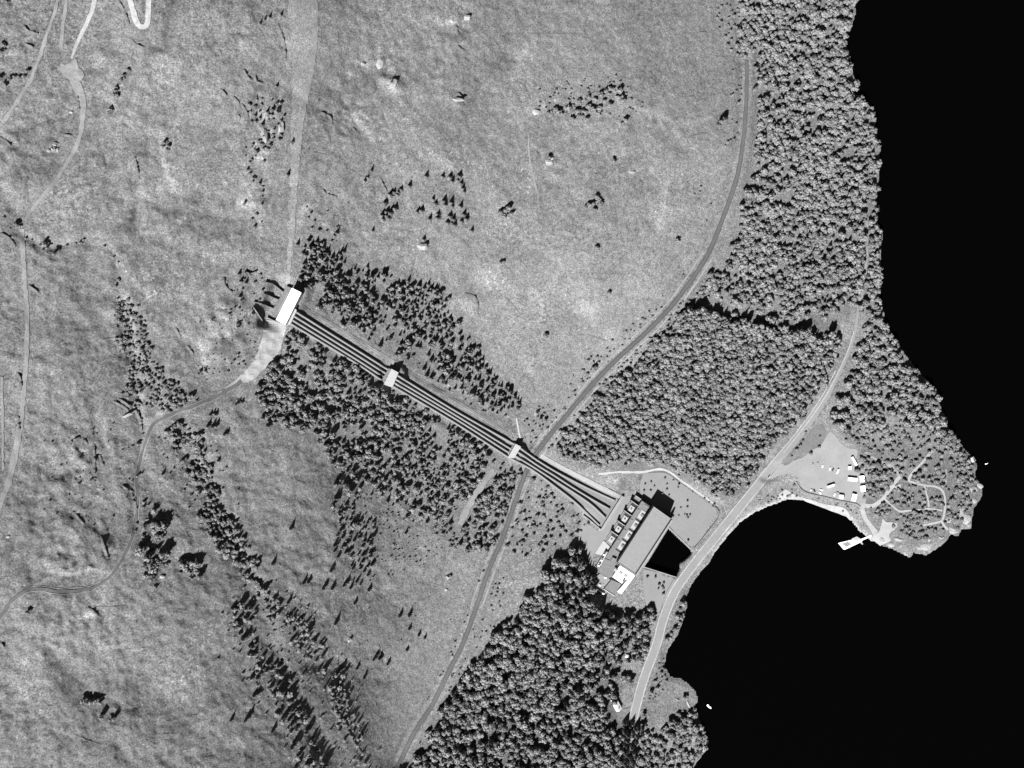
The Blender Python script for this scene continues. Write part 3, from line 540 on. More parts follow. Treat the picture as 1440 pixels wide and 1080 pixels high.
for x, y in ((278,822),(236,880),(262,944),(205,846)): prism('roof_vent', zH([(x-7, y-5), (x+9, y), (x+5, y+8), (x-9, y+4)]), ZB, 12, M['white'], cb)
for k, (a_, b_) in enumerate((((180,832),(270,872)), ((200,738),(255,768)), ((205,905),(262,945)), ((280,915),(340,960)))): 
    wall_line('yard_wall', zH([a_, b_]), .8, 3, M['kerb'] if k % 2 else M['darkconcrete'], 'low wall against the control block, '+['third','upper','second','lowest'][k]+' of four', base=-1)
windows(cb, zH([(498,806)])[0], zH([(398,948)])[0], 6, 8, 11.5, 13)

# ------------------------------------------------------------ SMALL BUILDINGS, CAR PARK, JETTY, BOAT
def gable(name, c, lx, ly, ang, hw, hr, mw, mr, label, cat='house'):
    x, y, z = W(c[0], c[1]); o = empty(name, (x, y, z), label, cat, rz=-ang)
    boxes('wall', [(0, 0, hw/2-.5, lx, ly, hw+1, 0)], mw, o)
    e = .5; A, B = lx/2+e, ly/2+e; V = [(-A, -B, hw-.2), (A, -B, hw-.2), (A, 0, hw+hr), (-A, 0, hw+hr), (-A, B, hw-.2), (A, B, hw-.2)]
    V2 = V+[(p[0], p[1], p[2]-.25) for p in V]
    link('roof', mesh('roof', V2, [(0, 1, 2, 3), (3, 2, 5, 4), (7, 6, 9, 8), (8, 9, 10, 11), (0, 6, 7, 1), (4, 5, 11, 10), (0, 3, 9, 6), (3, 4, 10, 9), (1, 7, 8, 2), (2, 8, 11, 5)], mr), o)
    boxes('chimney', [(lx*.35, 0, hw+hr+.3, 1, 1, 1.8, 0)], M['darkconcrete'], o)
    for sx in (-.25, .25):
        for sy in (-1, 1): boxes('window', [(lx*sx, sy*ly/2, hw*.55, 1.2, .15, 1.3, 0)], M['glass'], o)
    boxes('door', [(0, -ly/2, 1, 1, .2, 2, 0)], M['dark'], o); return o
gable('cottage', (866.5,990), 17, 8, math.radians(62), 4, 3, M['white'], M['whiteroof'], 'small white cottage among trees left of the loch road')
gable('garden_shed', (882,922.5), 5, 3.5, math.radians(10), 2.4, 1, M['white'], M['whiteroof'], 'tiny white shed beside the loch road below the power station', 'shed')
gable('boathouse', (1367,646), 6, 5, math.radians(60), 3, 1.5, M['whiteroof'], M['paleroof'], 'tiny pale boathouse on the right hand shore of the headland', 'shed')
def cabin(c, lx, ly, deg, hgt, label):
    x, y, z = W(c[0], c[1], .3); o = empty('cabin', (x, y, z), label, 'cabin', 'white cabins round the car park', rz=-math.radians(deg))
    boxes('wall', [(0, 0, hgt/2, lx, ly, hgt, 0)], M['paleroof'], o); boxes('roof', [(0, 0, hgt+.15, lx+.5, ly+.5, .3, 0)], M['white'], o); boxes('door', [(0, -ly/2, 1.05, 1, .12, 2.1, 0)], M['dark'], o)
    for s in (-.3, .3): boxes('window', [(lx*s, -ly/2, 1.6, 1.1, .1, .9, 0)], M['glass'], o)
cabin((1198,674), 12.5, 4.4, 6, 2.8, 'long white roofed cabin at the right of the car park lying crosswise')
cabin((1211.5,673), 8, 6, 86, 2.9, 'upper of two stacked white roofed cabins at the right edge of the car park')
cabin((1212.8,687), 8, 6.2, 84, 2.9, 'lower of two stacked white roofed cabins at the right edge of the car park')
cabin((1200,699.5), 9.5, 6, 105, 3.2, 'white roofed cabin at the lower right corner of the car park')
cabin((1182,698.5), 5.5, 5.2, 5, 2.8, 'small square white cabin on the lower edge of the car park')
cabin((1194.2,658), 4.2, 4.2, 0, 2.4, 'tiny square white kiosk by the upper right of the car park')
cabin((1200.7,648.5), 13, 2.6, 62, 2.6, 'narrow white roofed shelter slanting at the upper right of the car park')
def profile(name, Pr, wd, m, parent, x=0):        # side outline (y,z) extruded across x with softened sides
    n = len(Pr); V = []; F = []
    for xx, k in ((-wd/2, .92), (-wd/2+.12, 1), (wd/2-.12, 1), (wd/2, .92)):
        for y, z in Pr: V.append((x+xx, y*k, .9+(z-.9)*k))
    for j in range(3):
        for i in range(n): F.append((j*n+i, j*n+(i+1) % n, (j+1)*n+(i+1) % n, (j+1)*n+i))
    F += [tuple(range(n))[::-1], tuple(range(3*n, 4*n))]; return link(name, mesh(name, V, F, m), parent)
def vehicle(kind, c, deg, m, label, L=4.3):
    x, y, z = W(c[0], c[1], .3); o = empty({'car': 'parked_car', 'van': 'parked_van', 'coach': 'parked_coach'}[kind], (x, y, z), label, kind, 'vehicles in the car park', rz=-math.radians(deg)-math.pi/2)
    h2 = L/2; wd = {'car': 1.8, 'van': 2.1, 'coach': 2.8}[kind]; hh = {'car': 1.45, 'van': 2.3, 'coach': 3.3}[kind]
    if kind == 'car':
        profile('body', [(-h2, .35), (h2, .35), (h2, .75), (h2*.5, .95), (-h2*.85, .98), (-h2, .8)], wd, m, o)
        profile('window_band', [(h2*.48, .94), (h2*.12, 1.36), (-h2*.55, 1.36), (-h2*.82, .96)], wd-.2, M['glass'], o)
        boxes('roof', [(0, -h2*.21, 1.4, wd-.35, h2*.66, .08, 0)], m, o)
    else:
        profile('body', [(-h2, .4), (h2, .4), (h2, 1.1), (h2*.93 if kind == 'coach' else h2*.6, hh), (-h2, hh)], wd, m, o)
        boxes('window_band', [(0, 0, hh*.7, wd+.04, L*.8, hh*.22, 0)], M['glass'], o)
    for sx in (-1, 1):
        for sy in (-.62, .62):
            V = []; F = []
            for e_ in (-.1, .1):
                for i in range(10): V.append((sx*(wd/2-.08)+e_, sy*h2+.33*math.cos(i*.628), .33+.33*math.sin(i*.628)))
            F = [tuple(range(10)), tuple(range(19, 9, -1))]+[(i, 10+i, 10+(i+1) % 10, (i+1) % 10) for i in range(10)]; link('wheel', mesh('wheel', V, F, M['dark']), o)
VE = [('car',(1143,653),80,'paleroof','grey car, leftmost of the upper row'),('car',(1150,652),80,'paleroof','grey car, second from the left in the upper row'),('car',(1156.5,655.5),95,'white','white car, third from the left in the upper row'),
 ('car',(1167,659),105,'white','pale car beside the dark car in the upper row'),('car',(1171,660.5),112,'darkpaint','dark car in the upper row of the car park'),('van',(1177.5,663),112,'white','white van at the right end of the upper row'),
 ('coach',(1168,683),-18,'white','long white coach in the lower middle of the car park'),('car',(1140.5,689),130,'paleroof','grey car, leftmost of the lower row'),('car',(1145,690),60,'darkpaint','dark car, second from the left in the lower row'),
 ('car',(1155,689),10,'white','pale car parked crosswise left of centre in the lower row'),('car',(1153,693),60,'white','pale car nearest the low curved wall'),('car',(1173.5,695.5),100,'white','pale car just left of the small square cabin'),('car',(1186.8,696.5),96,'darkpaint','dark car right of the small square cabin'),('car',(1178,693),15,'paleroof','grey car just above the small square cabin')]
for kd, c, dg, m_, lb in VE: vehicle(kd, c, dg, M[m_], lb, {'car': 4.4, 'van': 6.5, 'coach': 11}[kd])
jt = empty('jetty', (*U(1200, 762, 0)[:2], 0), 'white floating jetty with gangway reaching into the bay', 'jetty')
prism('pontoon', zP([(395,815),(425,850),(432,852),(530,806),(510,782),(500,790)]), -.6, 1.0, M['white'], jt)
prism('deck_well', zP([(415,818),(440,838),(470,822),(450,806)]), 1.0, 1.08, M['grey'], jt)
prism('gangway', zP([(505,800),(512,808),(600,770),(596,762)]), 1.0, 1.4, M['white'], jt)
prism('landing_hut', zP([(470,790),(500,778),(520,790),(495,806)]), -.5, 1.9, M['paleroof'], jt)
prism('mooring_float', zP([(518,812),(530,824),(536,820),(526,808)]), -.5, .9, M['paleroof'], jt)
def boat(c, L, B, deg, label):
    o = empty('boat', (*U(c[0], c[1], 0)[:2], .1), label, 'boat', rz=-math.radians(deg)); V = []; F = []
    sec = [(-.5, .75), (-.3, 1), (0, 1), (.25, .8), (.42, .4), (.5, .05)]
    for t, b_ in sec: V += [(t*L, -b_*B/2, .9), (t*L, -b_*B/2*.6, 0), (t*L, b_*B/2*.6, 0), (t*L, b_*B/2, .9)]
    for i in range(len(sec)-1):
        for k in range(4): F.append((i*4+k, (i+1)*4+k, (i+1)*4+(k+1) % 4, i*4+(k+1) % 4))
    F += [(0, 1, 2, 3), (23, 22, 21, 20)]; link('hull', mesh('hull', V, F, M['white']), o); boxes('cabin_top', [(-.05*L, 0, 1.3, L*.35, B*.6, .8, 0)], M['whiteroof'], o); boxes('windscreen', [(.14*L, 0, 1.3, .15, B*.55, .6, 0)], M['glass'], o)
boat((997.2,993.6), 8, 2.8, 42, 'small white boat alone on the black loch near the lower right shore'); boat((1387,652), 4, 1.4, -20, 'tiny pale boat off the right hand tip of the headland')

# ------------------------------------------------------------ ROCKS
def rock_mesh(seed, m, sub=2):
    rg = random.Random(seed); bm = bmesh.new(); bmesh.ops.create_icosphere(bm, subdivisions=sub, radius=1)
    for p in bm.verts:
        n = p.co.normalized(); k = 1+.35*float(vnoise(n.x*2+seed, n.y*2+n.z, .8, seed)); p.co = Vector((n.x*k, n.y*k, max(n.z, -.3)*k))
    d = bpy.data.meshes.new('boulder'); bm.to_mesh(d); bm.free(); d.materials.append(m); return d
RK = [rock_mesh(i, M['paler']) for i in range(4)]; RD = [rock_mesh(10+i, M['rock'], 3) for i in range(4)]
def rock(c, sx, sy, sz, deg, pale, i, nm='boulder', g='boulders on the hillside', sink=0.1):
    o = link(nm, (RK if pale else RD)[i % 4]); o.location = W(c[0], c[1], -sz*sink); o.scale = (sx, sy, sz); o.rotation_euler[2] = -math.radians(deg)
    return tag(o, 'pale '+('boulder ' if nm == 'boulder' else 'shore slab ')+near(*c), 'rock', g)
BO = [((592.5,347),8,5.5,4,0),((630.5,811),4.5,4,4,0),((627,829),2.5,2,1.5,0),((771.5,228),5,4.5,3,0),((775,223),3,3,2,0),((75,210),3,4,3,0),((69,212),2.5,2,1.5,0),((77,204),2,2,1.5,0),((81,211),1.5,3,1.5,0),((552,118),5,8,3,30),((533,88),6,7,2,0),((510,90),3,3,2,0),((656,25),5,4,2,0),((640,140),12,3,2,5),
 ((752,157),7,4,2,0),((888,242),5,2.5,1.5,0),((100,158),2,2,1.5,0),((395,180),4,9,4,10),((372,188),4,10,4,-8),((57,653),1.5,1.5,1,0),((250,309),1.2,1.2,1,0),((491,900),3,3,2,0),((990,1049),5,8,3,25),((228,811),3,2,1.5,0),((10,755),3,2,1,0),((176,585),2,10,2,70),((335,565),3,2,1,0),((745,262),2,2,1,0),
 ((960,1000),2,2,1.5,0),((953,984),3,1.5,1.5,30),((968,990),1.5,6,1.5,-20),((1095,1052),0,0,0,0),((907,1047),4,2,1.5,0),((1355,640),3,3,2,0),((755,580),2,6,2,50)]
for i, (c, sx, sy, sz, dg) in enumerate(BO):
    if sx: rock(c, sx, sy, sz, dg, True, i)
for i, (x, y, sx, sy, dg) in enumerate([(1190,500,14,9,20),(1160,520,14,10,0),(1165,580,11,9,10),(1100,650,14,16,10),(1120,690,13,18,30),(1050,755,14,9,0),(895,840,17,11,-12),(860,850,11,7,0),(740,800,14,7,15),(780,880,9,6,40),(700,830,13,7,0),(650,800,12,7,20),(1020,690,10,12,0),(1135,720,8,10,0),(910,800,10,6,10),(1150,460,8,10,0),(1040,740,16,7,20),(980,790,10,6,0)]):
    c = zP([(x, y)])[0]; c = (c[0]-1.5, c[1]-1.5); rock(c, sx/2.2, sy/2.2, 1.1+.5*(i % 3), dg, True, i, 'shore_rock', 'pale rock slabs round the headland', .35)
# crags: a gentle back to the south and a sheer drop on the shaded side
def crag(pts, hgt, wd, i):
    S = spline(pts, 2.5); n = len(S); T = np.gradient(S, axis=0); T /= np.hypot(T[:, 0], T[:, 1])[:, None]+1e-9; N = np.c_[-T[:, 1], T[:, 0]]
    s = np.where((N[:, 1] > 0) | ((abs(N[:, 1]) < .3) & (N[:, 0] < 0)), 1, -1)[:, None]; N = N*s; V = []; F = []
    rg = random.Random(i)
    for k in range(n):
        e = math.sin(math.pi*min(1, max(0.02, k/(n-1))))**.6*hgt*rg.uniform(.15, 1.15)
        for o_, hh in ((-.8, -.8), (-.3, e*.8), (.3+rg.random()*.5, e), (wd*.5, e*.5+.2), (wd*1.1, -.5)):
            q = S[k]+N[k]*(o_+rg.uniform(-.25, .25)); V.append(W(q[0], q[1], hh))
    for k in range(n-1):
        for j in range(4): F.append((k*5+j, (k+1)*5+j, (k+1)*5+j+1, k*5+j+1))
    F += [(0, 1, 2, 3, 4), tuple((n-1)*5+j for j in (4, 3, 2, 1, 0))]
    o = link('rock_outcrop', mesh('rock_outcrop', V, F, M['rock'])); c = S[n//2]
    return tag(o, 'dark edged outcrop '+near(*c), 'rock', 'rock outcrops on the hillside')
z2 = zc(360, 0, 3); z3 = zc(720, 0, 3); z4 = zc(300, 720, 3)
CR = [z1([(930,370),(945,385),(960,405)]),z1([(985,405),(1005,425),(1018,455)]),z1([(1020,435),(1040,465),(1052,500)]),z1([(1005,480),(1018,500)]),z1([(1055,525),(1070,505),(1080,495)]),z1([(925,205),(940,240)]),z1([(1030,290),(1055,330),(1075,335)]),
 z1([(0,575),(25,590),(50,612)]),z1([(550,155),(570,180),(615,200)]),z1([(500,0),(525,40)]),z1([(530,50),(550,110)]),z1([(330,400),(338,470)]),z1([(720,875),(780,878),(850,900)]),z1([(100,100),(120,125),(165,140)]),z1([(105,180),(150,200)]),z1([(225,600),(250,600)]),
 z1([(5,980),(40,1000),(70,1040)]),z1([(570,655),(580,700),(590,760)]),z1([(450,490),(480,455)]),z1([(510,340),(530,320),(550,290)]),z1([(270,565),(310,570)]),
 z5([(740,300),(765,340)]),z5([(790,375),(805,392),(822,420)]),z5([(120,120),(150,140),(170,160)]),z5([(75,490),(90,520),(92,570)]),z5([(950,90),(950,120),(985,155)]),z5([(350,765),(375,795)]),z5([(290,800),(300,780),(340,760)]),z5([(360,960),(405,930)]),z5([(400,800),(403,860),(402,920)]),z5([(425,840),(440,890)]),z5([(430,350),(505,340)]),z5([(80,670),(84,740)]),
 z5([(480,610),(520,630),(555,660)]),z5([(500,600),(530,615),(560,640)]),z5([(570,640),(595,690),(600,740)]),z5([(515,965),(550,985),(575,1000)]),z5([(530,1000),(560,960)]),z5([(572,1010),(578,1075)]),
 z9([(430,100),(445,150),(460,195)]),z9([(320,5),(340,30),(360,50)]),z9([(370,400),(395,415),(420,435)]),z9([(380,395),(470,398),(530,392)]),z9([(310,935),(370,960),(430,980)]),z9([(905,625),(925,612)]),z9([(0,545),(20,570)]),
 z2([(275,470),(315,490),(325,530)]),z2([(280,795),(300,815),(345,830)]),z2([(845,100),(858,150)]),z2([(850,190),(870,205),(890,212)]),z2([(535,240),(550,265)]),z2([(850,385),(872,410),(876,440)]),z2([(525,745),(545,790),(560,815)]),z2([(470,740),(480,720)]),z2([(410,535),(428,555)]),z2([(0,310),(5,340),(40,350)]),z2([(95,100),(120,170),(130,250)]),z2([(235,640),(300,650)]),z2([(430,740),(470,745)]),
 z3([(425,680),(447,665)]),z3([(660,625),(700,640),(740,645)]),z3([(740,580),(790,562),(830,560)]),z3([(790,135),(820,130)]),z3([(80,140),(300,140)]),zc(640,360,3)([(40,155),(85,170),(100,215),(92,250)]),zc(640,360,3)([(560,330),(640,355)]),zc(640,360,3)([(210,170),(250,210),(280,250)]),
 z4([(540,755),(560,790),(580,830)]),z4([(565,900),(590,960),(640,1030)]),z4([(500,830),(540,870),(575,910)]),z4([(230,740),(270,790)]),z4([(690,780),(740,725),(775,710)]),z4([(700,560),(715,640)])]
for i, p in enumerate(CR):
    L_ = math.hypot(p[-1][0]-p[0][0], p[-1][1]-p[0][1]); thin = i in (12, 31, 42, 43, 57, 58, 60, 61, 63, 65, 66, 71)
    crag(p, .5 if thin else min(2.8, .8+L_*.1), 2.6 if thin else 4.2, i)

# ------------------------------------------------------------ TREES
def crown_broad(seed, lobes=10, leaves=150, flat=1.0):
    rg = random.Random(seed); V = []; F = []
    base = bmesh.new(); bmesh.ops.create_icosphere(base, subdivisions=1, radius=1); bv = [p.co.copy() for p in base.verts]; bf = [[q.index for q in f.verts] for f in base.faces]; base.free()
    C = [(0, 0, .7, .55)]
    for i in range(lobes):
        a = i*2.4+rg.random(); r = rg.uniform(.35, .72); C.append((r*math.cos(a), r*math.sin(a), rg.uniform(.48, .8)-.2*r, rg.uniform(.26, .44)))
    for x, y, z, r in C:
        b0 = len(V)
        for p in bv: k = rg.uniform(.78, 1.2); V.append((x+p.x*r*k, y+p.y*r*k, max(.06, z+p.z*r*.45*k*flat)))
        F += [[b0+q for q in f] for f in bf]
    for i in range(leaves):
        x, y, z, r = rg.choice(C); d = Vector((rg.gauss(0, 1), rg.gauss(0, 1), rg.gauss(.3, 1))).normalized(); p = Vector((x, y, z))+Vector((d.x*r, d.y*r, d.z*r*.45))*rg.uniform(.95, 1.25)
        if p.z < .08: continue
        a = Vector((rg.gauss(0, 1), rg.gauss(0, 1), rg.gauss(0, .6))).normalized(); b_ = a.cross(d).normalized(); s = rg.uniform(.07, .15); b0 = len(V)
        V += [tuple(p+a*s), tuple(p+b_*s), tuple(p-a*s*.8), tuple(p-b_*s)]; F.append([b0, b0+1, b0+2, b0+3])
    return V, F
def crown_conifer(seed, tiers=8, tips=9):
    rg = random.Random(seed); V = []; F = []
    for t in range(tiers):
        f = t/(tiers-1); z0 = .07+.78*f; R = (1-f)**.85*.95+.08; b0 = len(V); V.append((0, 0, min(1, z0+.22))); n = tips*2; a0 = rg.random()*6
        for i in range(n):
            r = R*(rg.uniform(.85, 1.15) if i % 2 == 0 else rg.uniform(.45, .65)); a = a0+i*2*math.pi/n; V.append((r*math.cos(a), r*math.sin(a), z0+rg.uniform(-.035, .03)-(0 if i % 2 else .03)))
        for i in range(n): F.append([b0, b0+1+i, b0+1+(i+1) % n])
    return V, F
KIND = {'conifer': ([mesh('conifer_crown', *crown_conifer(s), M['conifer']) for s in range(4)], 'conifer_tree', .22),
        'broad': ([mesh('broadleaf_crown', *crown_broad(20+s), M['leaf']) for s in range(5)], 'broadleaf_tree', .3),
        'shrub': ([mesh('shrub_crown', *crown_broad(40+s, 6, 60, .9), M['shrub']) for s in range(4)], 'shrub', .3)}
TV = []; TF = []
for k in range(6): TV += [(math.cos(k*1.047), math.sin(k*1.047), -.1), (.5*math.cos(k*1.047), .5*math.sin(k*1.047), .6)]
for k in range(6): a = k*2; b_ = (k+1) % 6*2; TF.append((a, b_, b_+1, a+1))
for k in range(3):                                  # limbs
    b0 = len(TV); c_, s_ = math.cos(k*2.1), math.sin(k*2.1); TV += [(.3*c_-.15*s_, .3*s_+.15*c_, .35), (.3*c_+.15*s_, .3*s_-.15*c_, .35), (3*c_, 3*s_, .62)]; TF.append((b0, b0+1, b0+2))
TRUNK = mesh('trunk', TV, TF, M['bark'])
TREES = []                                          # (u,v,r,h,kind,label,group,priority)
def isol(pts, r, h, kind, what, group, jr=.2):
    for p in pts:
        k = random.uniform(1-jr, 1+jr); TREES.append((p[0], p[1], r*k, h*k*random.uniform(.9, 1.1), kind, what, group, 1000))
def shadowpts(pts, h): return [(a-.12*h, b_+.42*h) for a, b_ in pts]       # listed points sit in the middle of each tree's shadow
c2 = z2([(720,735),(790,735),(830,755),(855,750),(875,785),(650,775),(605,800),(585,800),(548,848),(590,870),(555,900),(540,915),(565,910),(685,885),(750,830),(800,855),(825,845),(865,862),(735,915),(768,910),(810,930),(835,915),(830,930),(880,895),(890,915),(913,962),(710,1000)])
isol(shadowpts(c2, 11), 3.7, 11, 'conifer', 'dark conifer', 'scattered conifers above the pipeline')
isol(shadowpts(z2([(475,740),(462,755),(490,712),(90,355),(60,65),(40,75),(20,92),(108,55),(155,595),(160,590),(138,730),(335,985),(345,975),(495,965),(575,340),(20,765),(0,480),(20,490),(50,465),(75,455),(95,465),(110,500),(60,475),(30,520)]), 9), 2.2, 9, 'conifer', 'lone conifer', 'lone conifers on the hillside')
isol(shadowpts(z2([(180,1018),(235,1030),(250,1045),(290,1040),(305,1055),(360,1060),(345,1070),(375,1050)]), 13), 2.6, 13, 'conifer', 'spiky conifer', 'spiky conifers above the pipeline wood')
isol(shadowpts(z3([(960,125),(970,130),(970,238),(980,230),(985,795),(970,860),(885,505),(895,500),(875,520)]), 12), 4.2, 13, 'broad', 'large dark round tree', 'big trees beside the railway')
isol(shadowpts(z3([(360,825),(370,840),(345,855),(330,860),(315,868),(350,880),(375,855),(480,505),(470,515),(205,465),(195,470),(325,405),(415,370),(400,380),(455,410),(465,400),(300,465),(285,485),(310,470),(370,455),(160,660),(155,668),(700,1010),(360,1040),(430,675)]), 7), 3.8, 8, 'broad', 'dark round bush', 'bushes in the big field')
isol(shadowpts([(782,152),(790,158),(800,150),(812,155),(818,162),(828,148),(838,138),(846,132),(856,130),(862,124),(870,136),(876,140),(872,126),(850,140),(835,152),(842,158),(858,146),(826,165),(815,140),(806,166)], 8), 4.0, 8, 'broad', 'dark knoll tree', 'trees on the bushy knoll')
isol(shadowpts(z2([(820,740),(860,735),(868,765),(880,800),(600,812),(615,790),(570,815),(760,850),(795,840),(555,885),(535,900),(570,890),(820,905),(840,940),(870,925),(700,880),(770,895),(830,860)]), 10), 4.2, 11, 'conifer', 'dark conifer', 'scattered conifers above the pipeline')
isol(shadowpts(zc(640,360,3)([(385,330),(195,22),(205,20),(585,465),(595,460),(650,150),(365,680),(385,685),(350,655)]), 7), 3.0, 8, 'broad', 'dark bush', 'bushes in the wedge field')
isol(shadowpts(zc(640,270,3)([(215,70),(230,60),(195,78),(210,95),(240,85)]), 9), 4.3, 10, 'broad', 'clump tree', 'small clump in the big field')
isol(shadowpts(z5([(905,655),(890,662),(915,660),(900,712),(915,708),(880,710),(960,740),(950,745),(1010,612),(1025,608),(1000,618),(690,910),(925,855),(850,478),(870,475),(1060,68),(1040,62),(1012,68),(1020,100),(1040,105),(1015,165),(1070,215),(1070,235)]), 8), 2.5, 8, 'conifer', 'small lone conifer', 'lone conifers left of the pipeline')
isol(shadowpts(z1([(80,945),(90,950),(70,940),(345,1020),(200,1030),(190,1022),(205,1042),(235,1068),(15,180),(25,190),(10,215),(700,600),(690,615),(715,612),(710,628),(5,325),(25,350),(45,330),(65,320),(85,322),(105,320),(120,298),(30,355),(35,5),(545,292),(525,315),(515,335),(530,325),(495,365),(500,400),(485,395),(470,460),(460,470),(492,380)]), 5), 2.6, 6, 'shrub', 'dark stunted bush', 'bushes on the upper left slope')
isol(shadowpts(z9([(680,45),(695,60),(665,65),(700,40),(660,40),(675,85),(695,165),(680,190),(700,185),(665,210),(655,225),(800,195),(780,205),(820,200),(770,195),(790,220),(840,205),(850,258),(600,155),(630,180),(710,160)]), 11), 4.8, 10.5, 'broad', 'big dark tree', 'big dark trees beside the hill track')
isol(shadowpts(z9([(390,790),(405,785),(370,790),(355,788),(425,790),(470,865),(485,862),(125,413),(433,855)]), 7), 3, 7, 'broad', 'dark bush on bare slope', 'bushes on the lower left slope')
isol(shadowpts(z4([(85,398),(110,395),(140,400),(155,385),(170,560),(175,590),(155,590),(180,545),(115,472),(105,470),(145,515),(130,525),(215,650),(235,630),(190,690),(165,690),(205,670),(290,675),(265,630),(280,640),(175,765),(190,755),(330,775),(325,785),(305,855),(295,862),(370,828),(395,850),(335,885),(345,875),(405,905),(415,895),(395,920),(345,970),(335,985),(355,955),(360,1060),(365,1045),(350,1070)]), 8), 4.0, 7.8, 'conifer', 'tall dark conifer', 'tall dark conifers along the gully')
isol(shadowpts(z4([(80,865),(155,852),(140,868),(255,912),(330,60),(550,60),(540,68),(600,38),(615,42),(585,45),(515,132),(562,132),(572,118),(530,178),(655,115),(640,110),(665,125),(665,175),(680,205),(672,212),(500,238),(385,288),(405,285),(478,300),(468,312),(505,312),(568,285),(555,300),(582,310),(660,318),(600,375),(520,458),(255,208),(830,425),(830,482),(870,508),(895,520),(790,428),(690,600),(705,605),(680,612),(715,600),(695,590),(740,628),(640,688),(610,648),(540,655),(550,645),(815,78),(345,488),(410,488),(320,372),(265,355),(820,570)]), 9), 3.0, 9.5, 'conifer', 'small field conifer', 'scattered conifers in the lower middle field')
isol(shadowpts(zH([(730,60),(795,75),(835,110),(830,130),(625,90),(620,155),(570,155),(650,120),(745,145),(745,105),(760,190),(710,175),(580,105),(940,165),(900,235),(900,280),(850,285),(895,345),(880,335),(920,340),(905,360),(790,350),(835,345),(1065,245),(1030,215),(1095,275),(1105,260),(905,535),(660,810),(605,805),(720,855),(720,900),(715,940),(690,865),(680,900),(1120,200)]), 3), 1.9, 3.5, 'shrub', 'round garden shrub', 'garden shrubs round the power station')
isol(shadowpts(zc(620,720,3)([(870,270),(905,270),(920,300),(935,310),(940,340)]), 4), 2.2, 5, 'shrub', 'round garden shrub', 'garden shrubs round the power station')
isol(zP([(210,190),(290,215),(195,240),(180,265),(285,275),(160,290),(130,330),(240,310)]), 2.6, 4, 'shrub', 'island bush', 'bushes on the grass island')
isol(shadowpts(zP([(940,240),(960,225),(980,240),(1000,260),(970,255),(905,295),(850,410),(870,445),(905,445),(955,380),(730,350),(800,240),(975,345),(1025,355),(1045,380),(1070,365),(1090,380),(1100,360),(1070,385),(1090,460),(1080,430),(1035,560),(1095,500),(965,560),(810,550),(850,592),(870,612),(855,640),(1050,655),(630,650),(620,655),(840,705),(750,745),(800,770),(940,735),(1120,460),(1145,440),(790,570),(770,550),(1110,430),(900,655),(960,420),(685,215),(600,270),(540,225),(590,240),(620,85),(550,355),(560,365),(680,400),(695,405),(600,440),(590,445),(625,430),(650,445),(590,495),(560,535),(640,530),(510,400),(495,395),(765,455)]), 5), 3.0, 6, 'broad', 'small round tree', 'scattered trees on the headland')
isol(shadowpts(zc(840,940,7.71)([(945,295),(970,290),(880,470),(520,710),(500,720),(640,115),(590,235),(510,480),(430,890),(470,1000),(450,1010),(660,190),(1080,820),(1060,420),(625,775),(555,790)]), 6), 3.2, 7, 'broad', 'round shore tree', 'trees near the lower right shore')
isol(zc(840,940,7.71)([(330,90),(290,110),(350,140),(1060,640),(1100,740),(1090,780),(1050,730),(1000,490),(1045,500)]), 5.5, 10, 'broad', 'large spreading pale tree', 'large trees near the cottage and shore')
STREAM = [(0,300),(15,322),(27,330),(45,340),(60,350),(75,352),(92,346),(110,340),(130,343),(150,346),(163,360),(164,385),(166,410),(172,435),(180,460),(186,490),(190,520),(192,550),(196,580)]
isol([(p[0]+random.uniform(-4, 4), p[1]+random.uniform(-3, 3)) for p in spline(STREAM, 6.5) if random.random() < .62], 2.0, 3.2, 'shrub', 'stream bush', 'bushes lining the upper stream', .35)
isol([(p[0]+random.uniform(-5, 5), p[1]+random.uniform(-3, 3)) for p in spline([(190,560),(196,600),(200,640),(192,680),(190,720),(200,760),(208,800),(215,830)], 7) if random.random() < .6], 2.1, 3.6, 'shrub', 'trackside bush', 'bushes lining the hill track', .35)
